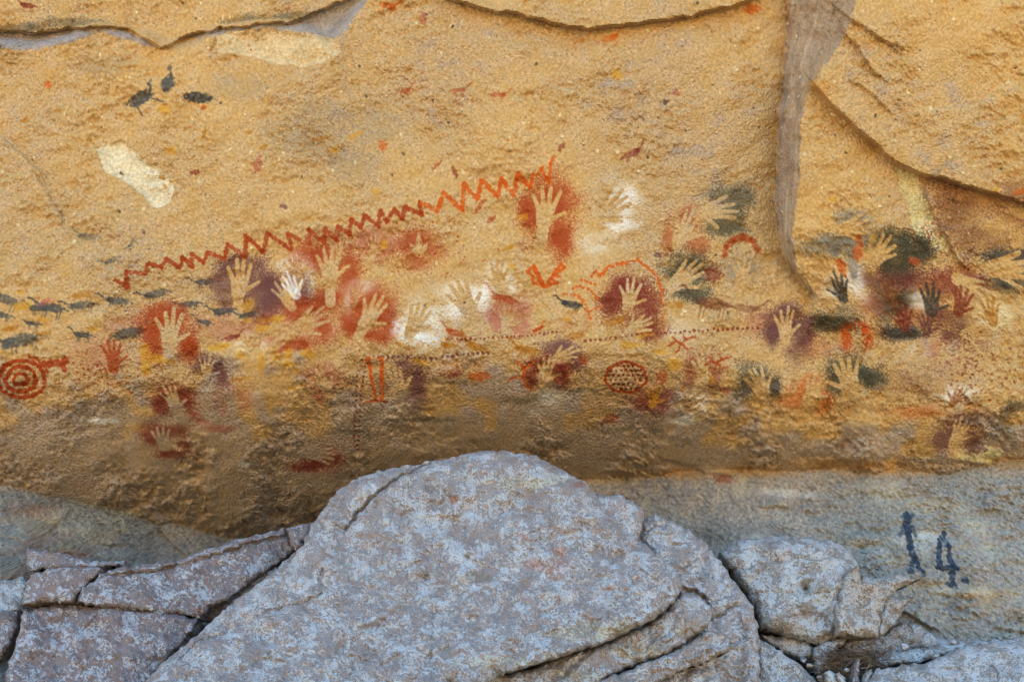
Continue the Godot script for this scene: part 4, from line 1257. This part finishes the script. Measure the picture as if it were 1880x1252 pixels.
func build_rocks() -> void:
	rock_material("lichen rock", [156, 141, 129], [192, 188, 180], [104, 90, 80], [174, 140, 114], 0.0, 41)
	rock_material("mauve rock", [136, 118, 108], [184, 181, 175], [90, 78, 70], [146, 110, 92], -0.02, 51)
	rock_material("pale rock", [148, 136, 122], [188, 184, 176], [96, 82, 70], [162, 130, 102], 0.06, 61)
	var rust := Color(1.0, 0.62, 0.48)
	var tan := Color(1.12, 0.95, 0.80)
	# the big boulder
	rock("boulder", "large rounded grey boulder mottled with pale lichen below the painted wall", {
		"outline": [255, 1262, 300, 1216, 360, 1166, 420, 1112, 480, 1068, 530, 1030, 556, 998, 576, 960, 596, 932, 612, 908, 640, 886, 690, 866, 740, 856, 764, 852, 800, 846, 846, 836, 884, 827, 930, 829, 985, 838, 1008, 850, 1040, 868, 1072, 884, 1092, 902, 1102, 920, 1120, 945, 1150, 975, 1172, 990, 1200, 1012, 1236, 1042, 1254, 1070, 1246, 1092, 1220, 1124, 1180, 1148, 1120, 1176, 1050, 1200, 980, 1222, 930, 1236, 880, 1262, 840, 1400, 800, 1520, 300, 1520],
		"c": [760, 1040], "z": 0.72, "gx": 0.01, "gy": 0.215, "curve": 0.012, "down": [1250, 0.05], "round": 0.10, "rim": 36.0, "lump": 1.0, "mat": "lichen rock", "thick": 0.5, "seed": 71, "step": 2.5, "tint": Color(1.0, 1.0, 1.0), "tint2": Color(0.88, 0.86, 0.85), "strata": 0.016, "strata_deg": -32.0,
		"cracks": [[[1100, 920, 1060, 930, 1030, 960, 1060, 1000, 1120, 1010, 1170, 1040], 10.0, 0.0, 0.02], [[640, 980, 700, 1000, 760, 990, 850, 1020], 12.0, 0.0, 0.018], [[420, 1160, 520, 1150, 620, 1180, 700, 1240], 10.0, 0.0, 0.016], [[880, 1130, 960, 1100, 1040, 1090, 1110, 1080], 8.0, 0.0, 0.014], [[300, 1230, 340, 1200, 360, 1180, 420, 1160], 3.0, 0.02, 0.0], [[792, 850, 750, 868, 712, 890, 676, 922, 650, 954, 634, 972], 4.0, 0.05, 0.03], [[590, 1046, 586, 1066, 592, 1076], 3.0, 0.02, 0.0], [[470, 1130, 530, 1112, 570, 1100, 592, 1088], 3.0, 0.02, 0.012], [[792, 1120, 792, 1170, 793, 1252], 2.6, 0.014, 0.0]],
		"spots": [[833, 916, 9, 9, rust], [960, 886, 90, 16, tan], [1010, 1040, 40, 20, Color(1.05, 0.8, 0.72)], [1025, 1012, 20, 12, rust], [980, 1035, 20, 14, Color(1, 0.75, 0.68)], [1065, 890, 14, 8, rust], [1110, 1160, 140, 20, tan], [900, 1215, 80, 16, tan], [960, 985, 16, 10, Color(1, 0.75, 0.65)], [870, 1060, 50, 14, Color(0.8, 0.72, 0.62)]]})
	rock("boulder", "small grey slab wedged behind the large boulder's shoulder", {
		"outline": [1070, 915, 1100, 906, 1140, 908, 1166, 922, 1182, 938, 1180, 962, 1172, 992, 1150, 1000, 1100, 960],
		"c": [1130, 940], "z": 0.44, "gx": 0.0, "gy": 0.18, "round": 0.05, "rim": 16.0, "lump": 0.6, "mat": "lichen rock", "thick": 0.3, "seed": 74, "tint": Color(0.98, 0.95, 0.94)})
	rock("boulder", "layered grey slab leaning against the large boulder's sharp end", {
		"outline": [1160, 985, 1178, 958, 1204, 946, 1236, 956, 1270, 978, 1300, 1000, 1318, 1024, 1336, 1050, 1362, 1086, 1382, 1112, 1392, 1150, 1394, 1200, 1398, 1262, 1390, 1500, 1150, 1500, 1150, 1240, 1200, 1100],
		"c": [1290, 1080], "z": 0.60, "gx": -0.03, "gy": 0.17, "down": [1250, 0.04], "round": 0.09, "rim": 30.0, "lump": 0.8, "strata": 0.035, "strata_deg": -28.0, "mat": "lichen rock", "thick": 0.4, "seed": 77, "step": 2.5,
		"cracks": [[[1254, 1078, 1276, 1086, 1296, 1100], 4.0, 0.04, 0.03], [[1300, 1140, 1330, 1126, 1352, 1108], 3.0, 0.03, 0.02], [[1180, 962, 1176, 985, 1200, 1010], 3.0, 0.03, 0.0]],
		"spots": [[1275, 1065, 20, 8, Color(0.7, 0.55, 0.45)], [1300, 1180, 40, 16, tan]]})
	rock("boulder", "thin tan-edged slab under the large boulder's lower rim", {
		"outline": [820, 1262, 900, 1240, 960, 1232, 1040, 1204, 1120, 1178, 1190, 1146, 1236, 1110, 1252, 1086, 1284, 1092, 1304, 1114, 1309, 1132, 1296, 1156, 1262, 1180, 1210, 1206, 1150, 1230, 1080, 1262, 1040, 1500, 800, 1500],
		"c": [1150, 1180], "z": 0.90, "gx": -0.02, "gy": 0.16, "down": [1250, 0.04], "round": 0.07, "rim": 13.0, "lump": 0.7, "strata": 0.025, "strata_deg": -26.0, "mat": "lichen rock", "thick": 0.3, "seed": 79, "step": 2.5,
		"spots": [[1180, 1196, 90, 16, tan], [1270, 1150, 40, 20, Color(1.05, 0.9, 0.75)], [1060, 1240, 60, 14, tan]]})
	rock("boulder", "narrow ridged slab jutting out beneath the thin tan-edged slab", {
		"outline": [1040, 1268, 1090, 1250, 1150, 1232, 1210, 1208, 1262, 1184, 1300, 1160, 1330, 1162, 1346, 1172, 1338, 1196, 1300, 1216, 1250, 1232, 1190, 1262, 1180, 1500, 1020, 1500],
		"c": [1220, 1220], "z": 0.98, "gx": -0.02, "gy": 0.16, "down": [1250, 0.04], "round": 0.06, "rim": 11.0, "lump": 0.7, "strata": 0.03, "strata_deg": -26.0, "mat": "lichen rock", "thick": 0.3, "seed": 81, "step": 2.5, "tint": Color(1.0, 0.94, 0.88)})
	# left-hand rocks
	rock("boulder", "broad mauve boulder with flat top in front of the dark overhang", {
		"outline": [8, 1262, 14, 1216, 34, 1160, 40, 1118, 90, 1112, 142, 1108, 232, 1114, 300, 1122, 366, 1134, 356, 1156, 320, 1196, 268, 1262, 250, 1420, 240, 1500, 0, 1500],
		"c": [190, 1180], "z": 0.72, "gx": 0.0, "gy": 0.2, "down": [1250, 0.04], "round": 0.06, "rim": 14.0, "lump": 1.0, "strata": 0.008, "mat": "mauve rock", "thick": 0.4, "seed": 83, "tint2": Color(0.86, 0.8, 0.8),
		"cracks": [[[158, 1146, 152, 1166, 158, 1196], 5.0, 0.012, -0.02]]})
	rock("boulder", "long sloping mauve slab with a split top edge", {
		"outline": [140, 1104, 150, 1080, 184, 1056, 214, 1042, 262, 1036, 320, 1030, 380, 1008, 440, 988, 500, 974, 524, 970, 532, 992, 540, 1012, 520, 1030, 470, 1062, 430, 1096, 396, 1112, 366, 1136, 320, 1128, 230, 1118, 160, 1112],
		"c": [330, 1070], "z": 0.50, "gx": -0.03, "gy": 0.22, "round": 0.06, "rim": 13.0, "lump": 0.9, "strata": 0.010, "mat": "mauve rock", "thick": 0.35, "seed": 85, "step": 2.5,
		"cracks": [[[184, 1060, 240, 1052, 300, 1046, 350, 1032, 420, 1012, 470, 996, 522, 984], 4.0, 0.035, 0.03]], "spots": [[366, 1120, 10, 8, rust], [362, 1050, 16, 8, Color(0.75, 0.66, 0.66)]]})
	rock("boulder", "squarish mauve block sitting on the broad mauve boulder", {
		"outline": [36, 1112, 44, 1078, 54, 1054, 90, 1044, 140, 1040, 186, 1042, 180, 1058, 154, 1078, 140, 1098, 132, 1108, 90, 1106, 60, 1110],
		"c": [100, 1075], "z": 0.56, "gx": 0.0, "gy": 0.2, "round": 0.06, "rim": 14.0, "lump": 0.6, "mat": "mauve rock", "thick": 0.3, "seed": 87, "tint": Color(1.0, 0.96, 0.95)})
	rock("boulder", "short mauve stub at the tip of the long slab", {
		"outline": [524, 970, 550, 962, 582, 956, 574, 976, 560, 996, 545, 1018, 534, 1002],
		"c": [552, 985], "z": 0.36, "gx": 0.0, "gy": 0.2, "round": 0.05, "rim": 12.0, "lump": 0.5, "mat": "mauve rock", "thick": 0.3, "seed": 89})
	rock("boulder", "grey boulder cut off beside the broad mauve boulder", {
		"outline": [-260, 1110, -60, 1096, 0, 1118, 34, 1124, 30, 1160, 12, 1196, -4, 1222, -10, 1500, -300, 1500],
		"c": [-40, 1180], "z": 0.62, "gx": 0.02, "gy": 0.2, "down": [1250, 0.04], "round": 0.08, "rim": 22.0, "lump": 0.8, "mat": "mauve rock", "thick": 0.4, "seed": 91, "tint": Color(0.98, 0.95, 0.94)})
	rock("boulder", "pale blue-grey rock behind the squarish mauve block", {
		"outline": [-200, 1046, 0, 1068, 40, 1058, 48, 1070, 40, 1122, 0, 1128, -220, 1110],
		"c": [0, 1090], "z": 0.36, "gx": 0.0, "gy": 0.2, "round": 0.06, "rim": 16.0, "lump": 0.7, "mat": "pale rock", "thick": 0.3, "seed": 93})
	rock("boulder", "narrow wedge of stone in the crack below the overhang", {
		"outline": [48, 1006, 90, 1012, 130, 1022, 176, 1030, 228, 1030, 226, 1040, 160, 1044, 100, 1046, 56, 1048, 46, 1034],
		"c": [120, 1030], "z": 0.24, "gx": 0.0, "gy": 0.16, "round": 0.05, "rim": 12.0, "lump": 0.5, "mat": "mauve rock", "thick": 0.2, "seed": 95})
	rock("boulder", "thin sliver of rock in the gap between long slab and large boulder", {
		"outline": [372, 1130, 420, 1094, 470, 1062, 520, 1032, 546, 1010, 552, 1024, 520, 1056, 470, 1090, 420, 1130, 390, 1150],
		"c": [460, 1080], "z": 0.40, "gx": -0.06, "gy": 0.02, "round": 0.05, "rim": 14.0, "lump": 0.6, "mat": "mauve rock", "thick": 0.2, "seed": 97})
	# right-hand rocks
	rock("boulder", "rounded pale boulder below the painted number", {
		"outline": [1322, 1016, 1340, 1000, 1372, 990, 1430, 985, 1490, 988, 1548, 998, 1566, 1008, 1568, 1024, 1578, 1042, 1580, 1054, 1562, 1080, 1556, 1130, 1560, 1162, 1512, 1186, 1470, 1178, 1430, 1164, 1396, 1154, 1388, 1116, 1364, 1080, 1340, 1044],
		"c": [1450, 1080], "z": 0.48, "gx": -0.01, "gy": 0.12, "curve": -0.03, "curve_x": -0.012, "round": 0.12, "rim": 34.0, "lump": 0.8, "mat": "pale rock", "thick": 0.35, "seed": 101, "step": 2.5,
		"cracks": [[[1330, 1050, 1380, 1042, 1420, 1032, 1470, 1028, 1540, 1024], 3.0, 0.014, -0.014], [[1380, 1092, 1430, 1088, 1500, 1090, 1530, 1086], 2.5, 0.01, 0.0]], "spots": [[1485, 1128, 30, 7, Color(0.78, 0.6, 0.5)], [1400, 1042, 14, 6, Color(0.8, 0.62, 0.5)]]})
	rock("boulder", "pinkish broken spur with two prongs beside the rounded pale boulder", {
		"outline": [1536, 1168, 1534, 1110, 1544, 1074, 1560, 1046, 1574, 1038, 1580, 1060, 1610, 1062, 1652, 1056, 1694, 1064, 1666, 1074, 1648, 1084, 1640, 1096, 1682, 1096, 1666, 1112, 1652, 1134, 1630, 1160, 1612, 1170, 1580, 1172],
		"c": [1600, 1110], "z": 0.54, "gx": -0.03, "gy": 0.10, "round": 0.07, "rim": 16.0, "lump": 0.9, "mat": "pale rock", "thick": 0.3, "seed": 103, "step": 2.5, "tint": Color(1.0, 0.86, 0.74), "rag": 2.0,
		"cracks": [[[1648, 1086, 1626, 1108, 1618, 1130, 1614, 1164], 3.0, 0.03, -0.02]], "spots": [[1572, 1048, 14, 12, Color(1.0, 0.78, 0.6)]]})
	rock("boulder", "low grey slab running out below the rounded pale boulder", {
		"outline": [1386, 1160, 1400, 1176, 1440, 1200, 1480, 1226, 1510, 1262, 1540, 1500, 1390, 1500, 1394, 1262],
		"c": [1430, 1220], "z": 0.66, "gx": -0.05, "gy": 0.18, "down": [1250, 0.04], "round": 0.05, "rim": 16.0, "lump": 0.8, "mat": "pale rock", "thick": 0.3, "seed": 105, "tint": Color(0.94, 0.94, 0.94)})
	rock("stone", "small flat stone tucked under the rounded pale boulder", {
		"outline": [1398, 1166, 1440, 1168, 1480, 1178, 1496, 1188, 1494, 1206, 1470, 1208, 1436, 1198, 1410, 1180],
		"c": [1450, 1188], "z": 0.50, "gx": 0.0, "gy": 0.12, "round": 0.05, "rim": 12.0, "lump": 0.5, "mat": "pale rock", "thick": 0.2, "seed": 107})
	rock("boulder", "grey block standing beside the nest of dry grass", {
		"outline": [1494, 1188, 1512, 1178, 1560, 1168, 1540, 1190, 1520, 1214, 1514, 1236, 1496, 1240],
		"c": [1512, 1206], "z": 0.56, "gx": -0.02, "gy": 0.12, "round": 0.05, "rim": 12.0, "lump": 0.5, "mat": "pale rock", "thick": 0.25, "seed": 109})
	rock("boulder", "broad pale slab under the foot of the wall", {
		"outline": [1590, 1262, 1606, 1236, 1650, 1222, 1706, 1216, 1740, 1202, 1776, 1186, 1820, 1180, 1880, 1180, 2100, 1190, 2120, 1500, 1590, 1500],
		"c": [1750, 1220], "z": 0.80, "gx": 0.0, "gy": 0.24, "down": [1250, 0.05], "round": 0.06, "rim": 20.0, "lump": 0.8, "mat": "pale rock", "thick": 0.35, "seed": 111,
		"cracks": [[[1830, 1252, 1832, 1236, 1822, 1224], 3.0, 0.02, 0.0], [[1620, 1234, 1700, 1226, 1760, 1228], 3.0, 0.012, 0.012]]})
	rock("boulder", "low ledge stone behind the broad pale slab", {
		"outline": [1606, 1202, 1640, 1196, 1700, 1190, 1760, 1178, 1900, 1172, 2000, 1180, 1980, 1200, 1760, 1196, 1730, 1206, 1690, 1218, 1640, 1222, 1612, 1226],
		"c": [1690, 1205], "z": 0.56, "gx": 0.0, "gy": 0.2, "round": 0.05, "rim": 12.0, "lump": 0.7, "mat": "pale rock", "thick": 0.25, "seed": 113})
	rock("boulder", "grey rubble ledge at the foot of the wall above the dry grass", {
		"outline": [1560, 1170, 1620, 1166, 1660, 1140, 1690, 1150, 1720, 1172, 1800, 1180, 1700, 1196, 1600, 1206, 1540, 1200],
		"c": [1640, 1180], "z": 0.40, "gx": 0.0, "gy": 0.16, "round": 0.05, "rim": 14.0, "lump": 1.0, "mat": "pale rock", "thick": 0.25, "seed": 115, "tint": Color(0.9, 0.88, 0.86)})
	# small stones
	rock("stone", "pointed grey splinter standing in the dry grass", {"outline": [1562, 1266, 1566, 1236, 1576, 1208, 1580, 1212, 1578, 1240, 1584, 1266], "c": [1573, 1240], "z": 0.72, "gx": 0.0, "gy": 0.05, "round": 0.02, "rim": 6.0, "lump": 0.2, "mat": "mauve rock", "thick": 0.05, "seed": 117, "step": 1.5, "rag": 1.0})
	rock("stone", "small pale pebble lying beside the dry grass", {"outline": [1514, 1236, 1524, 1230, 1536, 1238, 1540, 1252, 1530, 1264, 1518, 1252], "c": [1527, 1246], "z": 0.74, "gx": 0.0, "gy": 0.08, "round": 0.03, "rim": 9.0, "lump": 0.2, "mat": "pale rock", "thick": 0.05, "seed": 119, "step": 1.5, "rag": 1.0})
	rock("stone", "thin pale chip lying flat by the pointed splinter", {"outline": [1534, 1238, 1542, 1234, 1562, 1262, 1552, 1268], "c": [1548, 1250], "z": 0.76, "gx": 0.0, "gy": 0.08, "round": 0.015, "rim": 5.0, "lump": 0.2, "mat": "pale rock", "thick": 0.03, "seed": 121, "step": 1.5, "rag": 1.0})
	rock("stone", "pale leaning chip between splinter and broad slab", {"outline": [1584, 1262, 1590, 1236, 1600, 1228, 1604, 1236, 1594, 1266], "c": [1594, 1246], "z": 0.76, "gx": 0.0, "gy": 0.08, "round": 0.02, "rim": 6.0, "lump": 0.2, "mat": "pale rock", "thick": 0.04, "seed": 123, "step": 1.5, "rag": 1.0})
	rock("stone", "small white pebble on the low ledge stone", {"outline": [1714, 1202, 1722, 1197, 1728, 1202, 1724, 1210, 1716, 1210], "c": [1721, 1204], "z": 0.68, "gx": 0.0, "gy": 0.08, "round": 0.015, "rim": 5.0, "lump": 0.2, "mat": "pale rock", "thick": 0.03, "seed": 125, "step": 1.5, "rag": 0.5, "tint": Color(1.2, 1.2, 1.2)})

func chip_mesh(sd: int, mat: String) -> ArrayMesh:
	var sp := SphereMesh.new()
	sp.radius = 1.0
	sp.height = 2.0
	sp.radial_segments = 14
	sp.rings = 8
	var arr := sp.get_mesh_arrays()
	var v: PackedVector3Array = arr[Mesh.ARRAY_VERTEX]
	var n := noise(sd, 0.7, 2)
	var st := SurfaceTool.new()
	st.begin(Mesh.PRIMITIVE_TRIANGLES)
	var cuts: Array[Vector3] = []
	for i in 7: cuts.append(Vector3(rng.randf_range(-1, 1), rng.randf_range(-1, 1), rng.randf_range(-1, 1)).normalized())
	st.set_color(Color(1, 1, 1))
	for i in arr[Mesh.ARRAY_INDEX]:
		var p := v[i]
		for c in cuts:   # broken flat sides
			var over := p.dot(c) - 0.62
			if over > 0.0: p -= c * over * 0.9
		p *= 1.0 + n.get_noise_3dv(p * 1.5) * 0.3
		st.add_vertex(p * Vector3(1.0, 0.55, 0.8))
	st.generate_normals()
	st.set_material(rock_mats[mat])
	return st.commit()

func build_chips() -> void:
	var meshes := [chip_mesh(151, "pale rock"), chip_mesh(153, "mauve rock"), chip_mesh(155, "lichen rock")]
	var spots := [
		[[[412, 1128, 0.55], [424, 1114, 0.52], [436, 1104, 0.5], [400, 1142, 0.58], [444, 1112, 0.53], [418, 1140, 0.6]], "small stone chip lodged between the long slab and the large boulder", "chips in the cleft of the large boulder"],
		[[[1508, 1246, 0.68], [1520, 1226, 0.62], [1544, 1244, 0.72], [1556, 1230, 0.7], [1598, 1246, 0.74], [1612, 1232, 0.72], [1488, 1222, 0.62], [1476, 1212, 0.58]], "small stone chip scattered around the dry grass", "chips around the dry grass"],
		[[[1640, 1190, 0.56], [1662, 1186, 0.54], [1700, 1180, 0.52], [1752, 1180, 0.5], [1590, 1190, 0.56]], "small stone chip resting on the ledge at the wall's foot", "chips on the foot ledge"]]
	for g in spots:
		for q in g[0]:
			var o := MeshInstance3D.new()
			o.name = "stone_chip"
			o.mesh = meshes[rng.randi() % 3]
			o.position = ray(q[0], q[1], q[2])
			o.rotation = Vector3(rng.randf_range(-0.5, 0.5), rng.randf_range(0, TAU), rng.randf_range(-0.5, 0.5))
			o.scale = Vector3.ONE * rng.randf_range(0.010, 0.022)
			tag(o, g[1], "stone", g[2])
			add_child(o, true)

func build_grass() -> void:
	var st := SurfaceTool.new()
	st.begin(Mesh.PRIMITIVE_TRIANGLES)
	var c0 := ray(1566, 1216, 0.62)
	for i in 520:
		var a := rng.randf_range(0, TAU)
		var r := sqrt(rng.randf()) * 0.10
		var p := c0 + Vector3(cos(a) * r * 1.15, rng.randf_range(-0.07, 0.055) * (1.0 - r * 4.0) , sin(a) * r * 0.5)
		var dirv := Vector3(rng.randf_range(-1, 1), rng.randf_range(-0.45, 0.55), rng.randf_range(-0.4, 0.7)).normalized()
		var bend := Vector3(rng.randf_range(-1, 1), rng.randf_range(-1, 0.4), rng.randf_range(-0.5, 0.5)) * 0.5
		var ln := rng.randf_range(0.03, 0.075)
		var side := dirv.cross(Vector3(0.2, 0.3, 1)).normalized() * rng.randf_range(0.0006, 0.0013)
		var s2 := dirv.cross(side).normalized() * side.length()
		var sh := rng.randf_range(0.5, 1.3)
		st.set_color(Color(0.13 * sh, 0.075 * sh, 0.042 * sh) if i % 5 else Color(0.28 * sh, 0.18 * sh, 0.09 * sh))
		var q := p
		for k in 3:
			var e := q + (dirv + bend * (k * 0.5)).normalized() * ln / 3.0
			for t in [[side, -side], [s2, -s2]]:
				for vtx in [q + t[0], e + t[0], e + t[1], q + t[0], e + t[1], q + t[1]]: st.add_vertex(vtx)
			q = e
	st.generate_normals()
	var m := StandardMaterial3D.new()
	m.vertex_color_use_as_albedo = true
	m.roughness = 0.9
	st.set_material(m)
	var o := MeshInstance3D.new()
	o.name = "dry_grass"
	o.mesh = st.commit()
	tag(o, "tangle of brown dry grass caught between grey stones", "dry grass", "", "stuff")
	add_child(o)

func build_ground() -> void:
	var st := SurfaceTool.new()
	st.begin(Mesh.PRIMITIVE_TRIANGLES)
	var n := noise(131, 0.35, 4)
	var gxs := axis(-4, 4, 0.1, -260, 260)
	var gzs := axis(-1.5, 7, 0.1, -60, 300)
	for z in gzs:
		for x in gxs:
			var f := clampf(1.0 - maxf(absf(x) - 4.0, maxf(z - 7.0, 0.0)) / 30.0, 0.0, 1.0)
			st.add_vertex(Vector3(x, GROUND_Y + n.get_noise_2d(x, z) * 0.08 * f, z))
	var w := gxs.size()
	for j in gzs.size() - 1:
		for i in w - 1:
			var k := j * w + i
			for q in [k, k + 1, k + w + 1, k, k + w + 1, k + w]: st.add_index(q)
	st.generate_normals()
	var m := StandardMaterial3D.new()
	m.albedo_color = Color(0.40, 0.365, 0.30)
	var nt := noise(133, 0.02, 5).get_seamless_image(512, 512)
	m.albedo_texture = ImageTexture.create_from_image(nt)
	m.albedo_texture = null
	m.uv1_triplanar = true
	m.uv1_world_triplanar = true
	m.heightmap_enabled = true
	m.heightmap_texture = ImageTexture.create_from_image(nt)
	m.heightmap_scale = 2.0
	m.roughness = 1.0
	st.set_material(m)
	var o := MeshInstance3D.new()
	o.name = "ground"
	o.mesh = st.commit()
	tag(o, "dusty gravel ground at the foot of the boulders", "", "", "structure")
	add_child(o)

func build_slope() -> void:   # the far side of the canyon, in full sun, which throws warm light back at the wall
	var st := SurfaceTool.new()
	st.begin(Mesh.PRIMITIVE_TRIANGLES)
	var n := noise(141, 0.02, 5)
	var w := 60
	for j in 40:
		for i in w:
			var x := -260.0 + 520.0 * i / (w - 1)
			var z := 26.0 + 130.0 * j / 39.0
			var y := 46.0 * smoothstep(0.0, 0.8, j / 39.0) + n.get_noise_2d(x, z) * 9.0 * clampf(j / 8.0, 0.0, 1.0) - 0.4
			st.add_vertex(Vector3(x, y, z))
	for j in 39:
		for i in w - 1:
			var k := j * w + i
			for q in [k, k + 1, k + w + 1, k, k + w + 1, k + w]: st.add_index(q)
	st.generate_normals()
	var m := StandardMaterial3D.new()
	m.albedo_color = Color(0.69, 0.64, 0.50)
	m.roughness = 1.0
	st.set_material(m)
	var o := MeshInstance3D.new()
	o.name = "hill"
	o.mesh = st.commit()
	tag(o, "sunlit ochre slope across the canyon", "", "", "structure")
	add_child(o)

func _ready() -> void:
	rng.seed = 4711
	# camera
	var cam := Camera3D.new()
	cam.name = "camera"
	cam.fov = rad_to_deg(2.0 * atan(626.0 / S / EYE))
	cam.position = Vector3(0, EYE_Y, EYE)
	cam.near = 0.05
	cam.far = 900.0
	cam.current = true
	add_child(cam)
	# sky and exposure
	var env := Environment.new()
	var sky := Sky.new()
	var ps := ProceduralSkyMaterial.new()
	ps.sky_top_color = Color(0.36, 0.57, 0.78)
	ps.sky_horizon_color = Color(0.74, 0.80, 0.84)
	ps.sky_curve = 0.16
	ps.ground_bottom_color = Color(0.35, 0.30, 0.24)
	ps.ground_horizon_color = Color(0.60, 0.56, 0.50)
	ps.sky_energy_multiplier = 1.0
	sky.sky_material = ps
	env.background_mode = Environment.BG_SKY
	env.sky = sky
	env.tonemap_mode = Environment.TONE_MAPPER_LINEAR
	env.tonemap_exposure = 5.55
	env.sdfgi_enabled = true
	env.ssao_enabled = true
	env.ssil_enabled = true
	var we := WorldEnvironment.new()
	we.name = "environment"
	we.environment = env
	add_child(we)
	# the sun stands behind and above the cliff: the shelter lies in open shade, the ground in front is lit
	var sun := DirectionalLight3D.new()
	sun.name = "sun"
	sun.light_energy = 1.6
	sun.light_color = Color(1.0, 0.93, 0.82)
	sun.light_angular_distance = 0.5
	sun.shadow_enabled = true
	add_child(sun)
	sun.look_at_from_position(Vector3(-3, 14, -12), Vector3(0, 0, 0))
	# the rock
	build_depth()
	print("depth ", Time.get_ticks_msec())
	build_colour()
	print("colour ", Time.get_ticks_msec())
	paint_rock()
	paint_marks()
	print("marks ", Time.get_ticks_msec(), " ", marks.size())
	build_wall()
	print("wall ", Time.get_ticks_msec())
	build_ground()
	build_slope()
	build_rocks()
	print("rocks ", Time.get_ticks_msec())
	build_chips()
	build_grass()
